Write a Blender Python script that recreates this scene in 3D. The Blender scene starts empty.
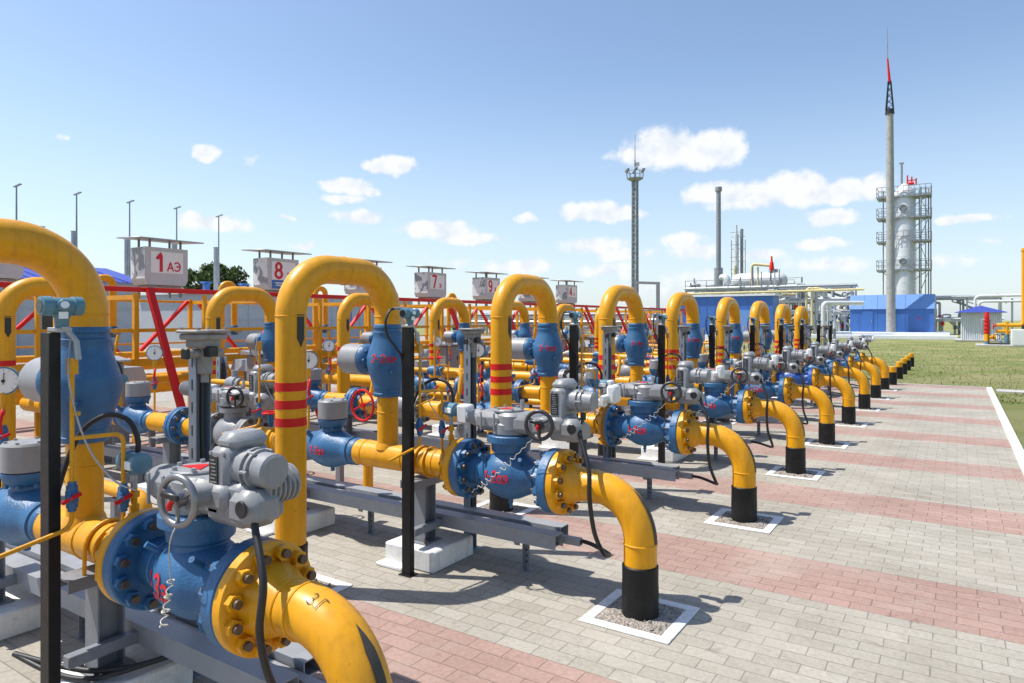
import bpy, bmesh, math, random
from mathutils import Vector, Matrix
random.seed(7)
PI = math.pi
SC = bpy.context.scene
COL = SC.collection
V = Vector

# ---------------------------------------------------------------- camera frame, used to turn bearings into places
YAW = math.radians(33.1)
CY, SY = math.cos(YAW), math.sin(YAW)
EYE = 1.7
def on_y(px, y):                      # where the bearing px meets the plane Y = y  -> x, distance
    k = (px - 512) / 683; t = y / (SY * k + CY)
    return (CY * k - SY) * t, t
def at(px, t):                        # point on the ground at bearing px and depth t
    k = (px - 512) / 683
    return (CY * k - SY) * t, (SY * k + CY) * t
def hz(py, t):                        # height of something seen at row py, depth t
    return EYE + (320 - py) / 683 * t

# ---------------------------------------------------------------- materials
def new_mat(name):
    m = bpy.data.materials.new(name); m.use_nodes = True
    nt = m.node_tree; nt.nodes.clear()
    out = nt.nodes.new('ShaderNodeOutputMaterial'); b = nt.nodes.new('ShaderNodeBsdfPrincipled')
    nt.links.new(b.outputs[0], out.inputs[0])
    return m, nt, b
def pos_node(nt):
    return nt.nodes.new('ShaderNodeNewGeometry').outputs['Position']
def noise(nt, vec, scale, detail=4, rough=.55, dist=0):
    n = nt.nodes.new('ShaderNodeTexNoise'); n.inputs['Scale'].default_value = scale
    n.inputs['Detail'].default_value = detail; n.inputs['Roughness'].default_value = rough
    n.inputs['Distortion'].default_value = dist
    nt.links.new(vec, n.inputs['Vector']); return n.outputs['Fac']
def ramp(nt, fac, stops):
    r = nt.nodes.new('ShaderNodeValToRGB'); e = r.color_ramp.elements
    while len(e) < len(stops): e.new(.5)
    for el, (p, c) in zip(e, stops):
        el.position = p; el.color = (c[0], c[1], c[2], 1)
    nt.links.new(fac, r.inputs[0]); return r.outputs[0]
def mixc(nt, fac, a, b, mode='MIX'):
    n = nt.nodes.new('ShaderNodeMix'); n.data_type = 'RGBA'; n.blend_type = mode
    for s, k in ((fac, 0), (a, 6), (b, 7)):
        if isinstance(s, (int, float)): n.inputs[k].default_value = s
        elif isinstance(s, (tuple, list)): n.inputs[k].default_value = (*s[:3], 1)
        else: nt.links.new(s, n.inputs[k])
    return n.outputs[2]
def mth(nt, op, a, b=None, c=None, clamp=False):
    n = nt.nodes.new('ShaderNodeMath'); n.operation = op; n.use_clamp = clamp
    for i, s in enumerate((a, b, c)):
        if s is None: continue
        if isinstance(s, (int, float)): n.inputs[i].default_value = s
        else: nt.links.new(s, n.inputs[i])
    return n.outputs[0]
def bump(nt, b, h, strength=.2, dist=.01):
    n = nt.nodes.new('ShaderNodeBump'); n.inputs['Strength'].default_value = strength; n.inputs['Distance'].default_value = dist
    nt.links.new(h, n.inputs['Height']); nt.links.new(n.outputs[0], b.inputs['Normal'])
def paint(name, c, rough=.4, metal=0, var=.16, dirt=None, dirt_amt=.25, bscale=60, bstr=.08, spec=.5, coat=0, chips=None, dust=0, streak=0):
    m, nt, b = new_mat(name); p = pos_node(nt)
    n1 = noise(nt, p, 2.7, 5); n2 = noise(nt, p, 23, 5, .65)
    s = mth(nt, 'ADD', mth(nt, 'MULTIPLY', n1, .6), mth(nt, 'MULTIPLY', n2, .4))
    lo = tuple(x * (1 - var * 1.6) for x in c); hi = tuple(min(1, x * (1 + var)) for x in c)
    col = ramp(nt, s, [(.32, lo), (.5, c), (.68, hi)])
    if dirt:
        d = mth(nt, 'MULTIPLY', ramp(nt, noise(nt, p, 9, 8, .7, .6), [(.52, (0, 0, 0)), (.72, (1, 1, 1))]), dirt_amt)
        col = mixc(nt, d, col, dirt)
    if chips:
        col = mixc(nt, ramp(nt, noise(nt, p, 34, 6, .72, .3), [(.665, (0, 0, 0)), (.685, (1, 1, 1))]), col, chips)
    if streak:
        mp = nt.nodes.new('ShaderNodeMapping'); mp.inputs['Scale'].default_value = (1, 1, .07); nt.links.new(p, mp.inputs['Vector'])
        sf = ramp(nt, noise(nt, mp.outputs[0], 26, 5, .65), [(.50, (0, 0, 0)), (.72, (1, 1, 1))])
        col = mixc(nt, mth(nt, 'MULTIPLY', sf, streak), col, tuple(x * .45 + .015 for x in c))
    if dust:
        g = nt.nodes.new('ShaderNodeNewGeometry'); sn = nt.nodes.new('ShaderNodeSeparateXYZ'); nt.links.new(g.outputs['Normal'], sn.inputs[0])
        up = mth(nt, 'MULTIPLY', mth(nt, 'MULTIPLY', mth(nt, 'MAXIMUM', sn.outputs[2], 0), ramp(nt, noise(nt, p, 6, 7, .7), [(.38, (.1, .1, .1)), (.66, (1, 1, 1))])), dust)
        col = mixc(nt, up, col, (.36, .32, .26))
    nt.links.new(col, b.inputs['Base Color'])
    nt.links.new(mth(nt, 'MULTIPLY_ADD', n2, .28, rough - .14, clamp=True), b.inputs['Roughness'])
    b.inputs['Metallic'].default_value = metal
    b.inputs['Specular IOR Level'].default_value = spec
    if coat: b.inputs['Coat Weight'].default_value = coat; b.inputs['Coat Roughness'].default_value = .25
    if bstr: bump(nt, b, noise(nt, p, bscale, 3), bstr, .006)
    return m
M = {}
M['yellow'] = paint('yellow_paint', (.74, .335, .003), .38, spec=.38, dirt=(.42, .19, .02), dirt_amt=.32, var=.08, bscale=38, bstr=.12, chips=(.30, .14, .03), dust=.13, streak=.38)
M['blue'] = paint('blue_paint', (.028, .128, .285), .42, dirt=(.025, .07, .13), dirt_amt=.45, var=.14, bscale=95, bstr=.45, chips=(.07, .10, .13), dust=.07, streak=.4)
M['cobalt'] = paint('cobalt_paint', (.026, .10, .37), .36, dirt=(.02, .05, .12), dirt_amt=.3, bscale=70, bstr=.2)
M['grey'] = paint('light_grey_paint', (.255, .265, .28), .42, dirt=(.20, .19, .17), dirt_amt=.35, var=.08, bscale=90, bstr=.16, dust=.2, streak=.35)
M['dgrey'] = paint('dark_grey_paint', (.20, .215, .24), .45, dirt=(.12, .11, .10), dirt_amt=.4, var=.12)
M['tray'] = paint('tray_paint', (.27, .285, .31), .42, dirt=(.17, .16, .15), dirt_amt=.4, var=.12, dust=.25)
M['galv'] = paint('galvanised_steel', (.38, .40, .42), .42, .55, var=.14, bstr=.05)
M['steel'] = paint('steel_blue_grey', (.22, .26, .31), .45, .1, var=.12, dirt=(.3, .28, .25), dirt_amt=.3)
M['rusty'] = paint('weathered_box', (.27, .255, .24), .6, dirt=(.16, .085, .05), dirt_amt=.75, var=.2)
M['bolt'] = paint('bolt_steel', (.13, .10, .075), .45, .6, var=.35)
M['chrome'] = paint('wheel_metal', (.27, .27, .28), .35, .7, var=.08, bstr=0)
M['white'] = paint('white_paint', (.74, .74, .72), .6, dirt=(.40, .37, .32), dirt_amt=.5, var=.06, bscale=25, bstr=.4, streak=.3, chips=(.42, .40, .37))
M['whitebox'] = paint('white_box_paint', (.70, .71, .71), .45, dirt=(.4, .38, .35), dirt_amt=.25, var=.05)
M['black'] = paint('black_wrap', (.007, .007, .0075), .5, var=.3, spec=.3, dirt=(.03, .028, .025), dirt_amt=.5, bscale=18, bstr=.35)
M['blackpost'] = paint('black_post_paint', (.008, .008, .009), .45, var=.2, spec=.3, dirt=(.03, .028, .026), dirt_amt=.35)
M['mark'] = paint('dark_mark', (.07, .065, .055), .6, spec=.2, bstr=0)
M['darkwheel'] = paint('dark_rim', (.055, .055, .058), .35, .3, var=.15, bstr=0)
M['rubber'] = paint('black_cable', (.015, .015, .016), .5, var=.2, bstr=0)
M['plate'] = paint('black_plate', (.02, .02, .022), .4, bstr=0)
M['red'] = paint('red_paint', (.64, .012, .010), .45, spec=.3, dirt=(.35, .02, .02), dirt_amt=.25, var=.10)
M['redmark'] = paint('red_lettering', (.62, .012, .03), .6, var=.12, bstr=0)
M['teal'] = paint('teal_paint', (.09, .205, .27), .38, dirt=(.1, .15, .17), dirt_amt=.3, var=.1)
M['cord'] = paint('cream_cord', (.50, .47, .39), .5, var=.05, bstr=0)
M['face'] = paint('dial_face', (.80, .81, .80), .35, var=.02, bstr=0)
M['concrete'] = paint('concrete', (.42, .41, .39), .8, dirt=(.27, .25, .23), dirt_amt=.4, bscale=40, bstr=.3)
M['polegrey'] = paint('concrete_pole_grey', (.34, .34, .33), .75, dirt=(.25, .24, .22), dirt_amt=.35, bscale=12, bstr=.2)
M['bblue'] = paint('blue_cladding', (.045, .145, .43), .42, var=.07, dirt=(.1, .16, .4), dirt_amt=.2, bstr=0)
M['broof'] = paint('light_blue_roof', (.13, .27, .58), .42, var=.06, bstr=0)
M['vroof'] = paint('violet_blue_roof', (.035, .055, .34), .42, var=.08, bstr=0)
M['wallgrey'] = paint('pale_cladding', (.40, .43, .46), .55, var=.06, bstr=0)
M['wallwhite'] = paint('white_cladding', (.68, .70, .72), .5, var=.05, bstr=0)
M['vessel'] = paint('vessel_jacket', (.66, .67, .68), .38, .15, var=.08, dirt=(.5, .48, .46), dirt_amt=.3)
M['farsteel'] = paint('far_steelwork', (.27, .29, .31), .5, .15, var=.15, bstr=0)
M['cream'] = paint('cream_pipe', (.62, .52, .26), .45, var=.1, bstr=0)
M['darkglass'] = paint('dark_glass', (.02, .025, .03), .15, bstr=0)
def peeled():
    m, nt, b = new_mat('peeling_paint'); p = pos_node(nt)
    f = ramp(nt, noise(nt, p, 4.2, 6, .6, .8), [(.50, (.66, .67, .68)), (.53, (.24, .25, .27))])
    f = mixc(nt, ramp(nt, noise(nt, p, 7, 6, .7, .4), [(.64, (0, 0, 0)), (.70, (1, 1, 1))]), f, (.26, .12, .05))
    nt.links.new(f, b.inputs['Base Color']); b.inputs['Roughness'].default_value = .5; return m
M['peel'] = peeled()
def gravel_mat(name, a, c2, sc=60):
    m, nt, b = new_mat(name); p = pos_node(nt)
    v = nt.nodes.new('ShaderNodeTexVoronoi'); v.inputs['Scale'].default_value = sc; nt.links.new(p, v.inputs['Vector'])
    col = mixc(nt, noise(nt, p, 9, 5), a, c2)
    bw = nt.nodes.new('ShaderNodeRGBToBW'); nt.links.new(v.outputs['Color'], bw.inputs[0])
    col = mixc(nt, .5, col, mixc(nt, bw.outputs[0], tuple(x * .45 for x in a), tuple(min(1, x * 1.6) for x in c2)))
    nt.links.new(col, b.inputs['Base Color']); b.inputs['Roughness'].default_value = .95
    bump(nt, b, v.outputs['Distance'], .8, .02); return m
M['gravel'] = gravel_mat('gravel', (.20, .17, .14), (.36, .32, .28))
M['yard'] = gravel_mat('yard_gravel', (.27, .25, .22), (.36, .34, .31), 25)
def paver_mat():
    m, nt, b = new_mat('block_paving'); p = pos_node(nt)
    ROWH, BW, BAND0, PER = .1072, .214, 4.465, 2.2512
    off = nt.nodes.new('ShaderNodeVectorMath'); off.operation = 'SUBTRACT'
    nt.links.new(p, off.inputs[0]); off.inputs[1].default_value = (0, BAND0 - PER * 8, 0)
    wob = nt.nodes.new('ShaderNodeTexNoise'); wob.inputs['Scale'].default_value = 7; nt.links.new(p, wob.inputs['Vector'])
    w2 = nt.nodes.new('ShaderNodeVectorMath'); w2.operation = 'SCALE'; w2.inputs['Scale'].default_value = .006; nt.links.new(wob.outputs['Color'], w2.inputs[0])
    o2 = nt.nodes.new('ShaderNodeVectorMath'); o2.operation = 'ADD'; nt.links.new(off.outputs[0], o2.inputs[0]); nt.links.new(w2.outputs[0], o2.inputs[1])
    def brick(c1, c2, mo):
        t = nt.nodes.new('ShaderNodeTexBrick'); nt.links.new(o2.outputs[0], t.inputs['Vector'])
        for k, v in (('Scale', 1), ('Mortar Size', .0032), ('Mortar Smooth', .35), ('Bias', 0), ('Brick Width', BW), ('Row Height', ROWH)): t.inputs[k].default_value = v
        for k, v in (('Color1', c1), ('Color2', c2), ('Mortar', mo)): t.inputs[k].default_value = (*v, 1)
        t.offset = .5; return t
    g = brick((.325, .300, .252), (.380, .354, .303), (.215, .197, .168))
    r = brick((.325, .215, .180), (.372, .250, .212), (.21, .146, .122))
    sep = nt.nodes.new('ShaderNodeSeparateXYZ'); nt.links.new(o2.outputs[0], sep.inputs[0])
    y = mth(nt, 'FLOORED_MODULO', sep.outputs[1], PER)
    isred = mth(nt, 'LESS_THAN', y, ROWH * 7)
    col = mixc(nt, isred, g.outputs['Color'], r.outputs['Color'])
    n = noise(nt, p, 1.1, 6, .6); n2 = noise(nt, p, 40, 4, .7); n3 = noise(nt, p, 7, 6, .7, .5)
    col = mixc(nt, 1, col, ramp(nt, n, [(.3, (.84, .83, .82)), (.7, (1.1, 1.1, 1.1))]), 'MULTIPLY')
    col = mixc(nt, 1, col, ramp(nt, n2, [(.25, (.80, .80, .80)), (.75, (1.16, 1.16, 1.16))]), 'MULTIPLY')
    col = mixc(nt, 1, col, ramp(nt, n3, [(.30, (.74, .72, .70)), (.42, (1, 1, 1))]), 'MULTIPLY')
    col = mixc(nt, mth(nt, 'MULTIPLY', ramp(nt, noise(nt, p, .8, 7, .72, .8), [(.50, (0, 0, 0)), (.70, (1, 1, 1))]), .45), col, (.40, .365, .31))
    col = mixc(nt, mth(nt, 'MULTIPLY', ramp(nt, noise(nt, p, 2.3, 5, .6, 1.2), [(.68, (0, 0, 0)), (.74, (1, 1, 1))]), .35), col, (.16, .145, .125))
    nt.links.new(col, b.inputs['Base Color']); b.inputs['Roughness'].default_value = .85; b.inputs['Specular IOR Level'].default_value = .25
    h = mth(nt, 'ADD', mth(nt, 'MULTIPLY', g.outputs['Fac'], -1), mth(nt, 'MULTIPLY', n2, .35))
    bump(nt, b, h, .55, .006); return m
M['paver'] = paver_mat()
def grass_mat(name, dark, light, dry):
    m, nt, b = new_mat(name); p = pos_node(nt)
    col = mixc(nt, noise(nt, p, 3.5, 8, .75), dark, light)
    col = mixc(nt, ramp(nt, noise(nt, p, .32, 7, .68, .5), [(.42, (0, 0, 0)), (.66, (1, 1, 1))]), col, dry)
    col = mixc(nt, 1, col, ramp(nt, noise(nt, p, 26, 6, .8), [(.25, (.82, .82, .79)), (.75, (1.16, 1.16, 1.12))]), 'MULTIPLY')
    nt.links.new(col, b.inputs['Base Color']); b.inputs['Roughness'].default_value = .9; b.inputs['Specular IOR Level'].default_value = .1
    bump(nt, b, noise(nt, p, 30, 5, .8), 1, .06); return m
M['grass'] = grass_mat('lawn', (.175, .205, .065), (.25, .28, .105), (.345, .32, .17))
M['blade'] = grass_mat('grass_blade', (.155, .205, .055), (.235, .28, .09), (.33, .31, .15))
M['leaf'] = grass_mat('tree_leaf', (.06, .10, .035), (.13, .185, .065), (.11, .145, .055))
M['bark'] = paint('bark', (.12, .085, .06), .9)

# ---------------------------------------------------------------- mesh builder
class MB:
    def __init__(s): s.v, s.f, s.m = [], [], []
    def add(s, vs, fs, m=0):
        o = len(s.v); s.v += [tuple(x) for x in vs]
        for f in fs: s.f.append([i + o for i in f]); s.m.append(m)
        return s
    def box(s, c, size, bev=0, m=0, rot=None):
        hx, hy, hzz = (d / 2 for d in size); b = min(bev, hx * .95, hy * .95, hzz * .95); vs, fs = [], []
        if b <= 0:
            vs = [(x * hx, y * hy, z * hzz) for x in (-1, 1) for y in (-1, 1) for z in (-1, 1)]
            fs = [(0, 1, 3, 2), (4, 6, 7, 5), (0, 4, 5, 1), (2, 3, 7, 6), (0, 2, 6, 4), (1, 5, 7, 3)]
        else:
            idx = {}
            for x in (-1, 1):
                for y in (-1, 1):
                    for z in (-1, 1):
                        for a in range(3):
                            p = [x * (hx - b), y * (hy - b), z * (hzz - b)]; sg = (x, y, z); p[a] = sg[a] * (hx, hy, hzz)[a]
                            idx[(x, y, z, a)] = len(vs); vs.append(tuple(p))
            for a in range(3):
                o1, o2 = (a + 1) % 3, (a + 2) % 3
                for sg in (-1, 1):
                    q = []
                    for (u, w) in ((-1, -1), (1, -1), (1, 1), (-1, 1)):
                        k = [0, 0, 0]; k[a] = sg; k[o1] = u; k[o2] = w; q.append(idx[(*k, a)])
                    fs.append(q if sg > 0 else q[::-1])
            for a in range(3):
                o1, o2 = (a + 1) % 3, (a + 2) % 3
                for u in (-1, 1):
                    for w in (-1, 1):
                        k1 = [0, 0, 0]; k1[a] = -1; k1[o1] = u; k1[o2] = w; k2 = list(k1); k2[a] = 1
                        q = [idx[(*k1, o1)], idx[(*k2, o1)], idx[(*k2, o2)], idx[(*k1, o2)]]
                        fs.append(q if u * w < 0 else q[::-1])
            for x in (-1, 1):
                for y in (-1, 1):
                    for z in (-1, 1):
                        q = [idx[(x, y, z, a)] for a in range(3)]
                        fs.append(q if x * y * z > 0 else q[::-1])
        R = rot or Matrix.Identity(3)
        return s.add([R @ V(p) + V(c) for p in vs], fs, m)
    @staticmethod
    def frame(ax):
        ax = V(ax).normalized(); u = V((0, 0, 1)) if abs(ax.z) < .9 else V((1, 0, 0))
        u = (u - ax * u.dot(ax)).normalized(); return ax, u, ax.cross(u)
    def lathe(s, prof, o=(0, 0, 0), ax=(0, 0, 1), n=24, m=0, start=0):
        ax, u, w = s.frame(ax); o = V(o); vs, fs = [], []
        for (t, r) in prof:
            for i in range(n):
                a = start + 2 * PI * i / n; vs.append(o + ax * t + (u * math.cos(a) + w * math.sin(a)) * r)
        for j in range(len(prof) - 1):
            for i in range(n):
                k = (i + 1) % n; fs.append((j * n + i, j * n + k, (j + 1) * n + k, (j + 1) * n + i))
        if prof[0][1] > 1e-5: fs.append(tuple(range(n - 1, -1, -1)))
        if prof[-1][1] > 1e-5: e = (len(prof) - 1) * n; fs.append(tuple(range(e, e + n)))
        return s.add(vs, fs, m)
    def cyl(s, p0, p1, r, r2=None, n=16, m=0, bev=0):
        p0, p1 = V(p0), V(p1); L = (p1 - p0).length; r2 = r if r2 is None else r2
        pr = [(0, r), (L, r2)] if not bev else [(0, r - bev), (bev, r), (L - bev, r2), (L, r2 - bev)]
        return s.lathe(pr, p0, p1 - p0, n, m)
    def tube(s, pts, r, n=16, m=0, closed=False, caps=True):
        pts = [V(p) for p in pts]; N = len(pts); vs, fs = [], []; rr = r if isinstance(r, (list, tuple)) else [r] * N
        tan = []
        for i in range(N):
            a = pts[i - 1] if (i or closed) else pts[i]; b = pts[(i + 1) % N] if (i < N - 1 or closed) else pts[i]
            tan.append((b - a).normalized())
        _, u, _ = s.frame(tan[0])
        for i in range(N):
            u = u - tan[i] * u.dot(tan[i]); u = u.normalized() if u.length > 1e-6 else s.frame(tan[i])[1]
            w = tan[i].cross(u)
            for k in range(n):
                a = 2 * PI * k / n; vs.append(pts[i] + (u * math.cos(a) + w * math.sin(a)) * rr[i])
        for j in range(N if closed else N - 1):
            j2 = (j + 1) % N
            for i in range(n):
                k = (i + 1) % n; fs.append((j * n + i, j * n + k, j2 * n + k, j2 * n + i))
        if caps and not closed:
            fs.append(tuple(range(n - 1, -1, -1))); e = (N - 1) * n; fs.append(tuple(range(e, e + n)))
        return s.add(vs, fs, m)
    def torus(s, c, ax, R, r, n=24, k=8, m=0):
        ax, u, w = s.frame(ax); c = V(c)
        return s.tube([c + (u * math.cos(2 * PI * i / n) + w * math.sin(2 * PI * i / n)) * R for i in range(n)], r, k, m, closed=True)
    def beam(s, p0, p1, w, h=None, m=0, bev=0):
        p0, p1 = V(p0), V(p1); d = p1 - p0; ax = d.normalized()
        side = V((0, 0, 1)).cross(ax)
        if side.length < 1e-4: side = V((1, 0, 0))
        side.normalize(); up = ax.cross(side)
        return s.box((p0 + p1) / 2, (d.length, w, h or w), bev, m, Matrix((ax, side, up)).transposed())
    def prism(s, poly, o, u, w, d, m=0):           # polygon in plane (u, w) at o, pushed along d
        o, u, w, d = V(o), V(u), V(w), V(d); n = len(poly)
        vs = [o + u * a + w * b for a, b in poly] + [o + u * a + w * b + d for a, b in poly]
        fs = [tuple(range(n))[::-1], tuple(range(n, 2 * n))] + [(i, (i + 1) % n, n + (i + 1) % n, n + i) for i in range(n)]
        return s.add(vs, fs, m)
    def build(s, name, mats, parent=None, ang=38, flip=True):
        me = bpy.data.meshes.new(name); me.from_pydata(s.v, [], s.f); me.validate(clean_customdata=False)
        mats = mats if isinstance(mats, (list, tuple)) else [mats]
        for mm in mats: me.materials.append(M[mm] if isinstance(mm, str) else mm)
        if len(me.polygons) == len(s.m): me.polygons.foreach_set('material_index', s.m)
        bm = bmesh.new(); bm.from_mesh(me); bmesh.ops.recalc_face_normals(bm, faces=bm.faces); bm.to_mesh(me); bm.free()
        me.polygons.foreach_set('use_smooth', [True] * len(me.polygons)); me.set_sharp_from_angle(angle=math.radians(ang))
        o = bpy.data.objects.new(name, me); COL.objects.link(o)
        if parent: o.parent = parent
        return o
def fillet(pts, R, seg=10):
    pts = [V(p) for p in pts]; out = [pts[0]]
    for i in range(1, len(pts) - 1):
        a = (pts[i - 1] - pts[i]).normalized(); b = (pts[i + 1] - pts[i]).normalized()
        ang = a.angle(b)
        if ang > 3.1: out.append(pts[i]); continue
        L = R / math.tan(ang / 2)
        L = min(L, (pts[i - 1] - pts[i]).length * .5 if i > 1 else (pts[i - 1] - pts[i]).length * .98, (pts[i + 1] - pts[i]).length * .5 if i < len(pts) - 2 else (pts[i + 1] - pts[i]).length * .98)
        Rr = L * math.tan(ang / 2); bis = (a + b).normalized(); c = pts[i] + bis * (Rr / math.sin(ang / 2))
        p0, p1 = pts[i] + a * L, pts[i] + b * L; d0, d1 = p0 - c, p1 - c; th = d0.angle(d1)
        for k in range(seg + 1):
            f = k / seg; out.append(c + (d0 * math.sin((1 - f) * th) + d1 * math.sin(f * th)) / math.sin(th))
    out.append(pts[-1]); return out
def spline(pts, n=10):
    pts = [V(p) for p in pts]; P = [pts[0]] + pts + [pts[-1]]; out = []
    for i in range(1, len(P) - 2):
        a, b, c, d = P[i - 1:i + 3]
        for k in range(n):
            t = k / n; out.append(.5 * ((2 * b) + (c - a) * t + (2 * a - 5 * b + 4 * c - d) * t * t + (3 * b - a - 3 * c + d) * t ** 3))
    out.append(pts[-1]); return out

# ---------------------------------------------------------------- things
def tag(o, label, cat, group=None):
    o['label'] = label; o['category'] = cat
    if group: o['group'] = group
    return o
def empty(name, loc=(0, 0, 0), rz=0):
    o = bpy.data.objects.new(name, None); COL.objects.link(o); o.location = loc; o.rotation_euler = (0, 0, rz)
    o.empty_display_size = .1; return o
def copy_tree(o, parent=None):
    c = o.copy(); COL.objects.link(c)
    if parent: c.parent = parent
    for ch in list(o.children): copy_tree(ch, c)
    return c
class Proto:
    def __init__(s, root): s.root, s.used = root, False
    def put(s, loc, label, cat, group=None, rz=0):
        if s.used:
            o = copy_tree(s.root)
            for ch in list(o.children):
                if ch.name.split('.')[0] == 'lettering': bpy.data.objects.remove(ch)
        else: o = s.root
        s.used = True; o.location = loc; o.rotation_euler = (0, 0, rz)
        return tag(o, label, cat, group)
def structure(o): o['kind'] = 'structure'; return o
def arc(cx, cy, rx, ry, a0, a1, n=12):
    return [(cx + rx * math.cos(math.radians(a0 + (a1 - a0) * k / n)), cy + ry * math.sin(math.radians(a0 + (a1 - a0) * k / n))) for k in range(n + 1)]
GLYPH = {                                   # brush strokes, baseline 0, capital height 1; (width, strokes)
    '1': (.42, [[(.04, .72), (.26, 1), (.26, 0)]]),
    '2': (.6, [arc(.3, .72, .25, .28, 170, -35) + [(.06, 0), (.56, 0)]]),
    '3': (.6, [arc(.28, .74, .24, .26, 150, -90) + arc(.28, .25, .28, .25, 90, -150)]),
    '4': (.62, [[(.44, 0), (.44, 1), (.04, .28), (.6, .28)]]),
    '5': (.6, [[(.52, 1), (.14, 1), (.1, .55)] + arc(.28, .30, .28, .30, 125, -150)]),
    '6': (.6, [[(.46, .95)] + arc(.3, .5, .25, .46, 80, 200) + arc(.3, .28, .24, .27, 180, 540, 20)]),
    '7': (.56, [[(.04, 1), (.54, 1), (.22, 0)]]),
    '8': (.6, [arc(.3, .75, .21, .24, 0, 360, 20), arc(.3, .26, .26, .26, 0, 360, 20)]),
    '9': (.6, [arc(.3, .71, .24, .28, 0, 360, 20), [(.54, .71)] + arc(.3, .42, .24, .42, 15, -120)]),
    '-': (.42, [[(.06, .42), (.34, .42)]]), '.': (.24, [[(.10, .0), (.10, .05)]]),
    '\u0430': (.56, [arc(.27, .32, .22, .32, 30, 390, 18), [(.49, .64), (.49, .06), (.56, .0)]]),
    '\u044d': (.54, [arc(.20, .33, .27, .33, 130, -130, 16), [(.16, .34), (.46, .34)]]),
    '\u0410': (.74, [[(.03, 0), (.36, 1), (.69, 0)], [(.16, .32), (.57, .32)]]),
    '\u042d': (.72, [arc(.26, .5, .38, .5, 130, -130, 18), [(.22, .52), (.62, .52)]]),
    '\u0413': (.56, [[(.08, 0), (.08, 1), (.52, 1)]]),
}
def lettering(s, fn, mat, parent, wt=.13, shear=0, name='lettering', seed=0):   # fn maps (u, v) of the em square to a point
    b = MB(); rr = random.Random(len(s) * 7 + seed); tot = sum(GLYPH[c][0] + .16 for c in s) - .16; x = -tot / 2
    ns = 0
    def lay(u, v, h):                       # successive brush strokes lie a hair above each other
        q = V(fn(u, v)); n = (V(fn(u + .01, v)) - q).cross(V(fn(u, v + .01)) - q); return q + n.normalized() * h
    for c in s:
        w, strokes = GLYPH[c]; jy, js = rr.uniform(-.04, .04), rr.uniform(.94, 1.06)
        for st in strokes:
            pts = []
            for (p0, p1) in zip(st, st[1:]):
                n = max(1, int(math.hypot(p1[0] - p0[0], p1[1] - p0[1]) / .12))
                pts += [(p0[0] + (p1[0] - p0[0]) * k / n, p0[1] + (p1[1] - p0[1]) * k / n) for k in range(n)]
            pts.append(st[-1]); N = len(pts); vs = []
            for i, (px, py) in enumerate(pts):
                q0, q1 = pts[max(0, i - 1)], pts[min(N - 1, i + 1)]; dx, dy = q1[0] - q0[0], q1[1] - q0[1]; L = math.hypot(dx, dy) or 1
                ex = (-.35 * wt if i == 0 else .35 * wt if i == N - 1 else 0); X, Y = px + dx / L * ex, py + dy / L * ex; h = wt * .5
                for sg in (-1, 1):
                    u, v = (x + (X - dy / L * h * sg)), ((Y + dx / L * h * sg) * js + jy - .5); vs.append(lay((u + shear * v) * .72, v * .72, .0005 * ns + .0006 * i / N))
            ns += 1
            b.add(vs, [(2 * i, 2 * i + 1, 2 * i + 3, 2 * i + 2) for i in range(N - 1)])
        x += w + .16
    return b.build(name, mat, parent)
# ---------------------------------------------------------------- the pipe rows
ROWS = [1.57, 3.70, 5.92, 8.05, 10.18, 12.32, 14.55, 16.72, 18.88]
ORD = ['front', 'second', 'third', 'fourth', 'fifth', 'sixth', 'seventh', 'eighth', 'ninth']
def rw(i): return f'{ORD[i]} pipe row'
AZ = .705                                   # height of the pipe axis
RP = .095                                   # pipe radius
def nut(b, c, ax, r=.029, h=.028, stud=.018, m=0, ms=1):
    c, ax = V(c), V(ax); b.cyl(c, c + ax * h, r, n=6, m=m); b.cyl(c + ax * h, c + ax * (h + stud), r * .56, n=10, m=ms)
_bolt = {}
def add_bolts(parent, cx, side, R, n, paintm, fl, lod):
    if lod:
        b = MB()
        for i in range(n):
            a = 2 * PI * (i + .5) / n; nut(b, (cx, math.cos(a) * R, AZ + math.sin(a) * R), (side, 0, 0))
        b.build('bolt_ring', [paintm, 'bolt'], parent); return
    key = (paintm, side)
    if key not in _bolt:
        b = MB(); nut(b, (0, 0, 0), (side, 0, 0)); o = b.build('bolt', [paintm, 'bolt'], parent); _bolt[key] = o.data; first = o
    else: first = None
    for i in range(n):
        a = 2 * PI * (i + .5) / n
        o = first if (i == 0 and first) else bpy.data.objects.new('bolt', _bolt[key])
        if o is not first: COL.objects.link(o)
        o.parent = parent; o.location = (cx, math.cos(a) * R, AZ + math.sin(a) * R); o.rotation_euler = (random.uniform(0, 1), 0, 0)

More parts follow.
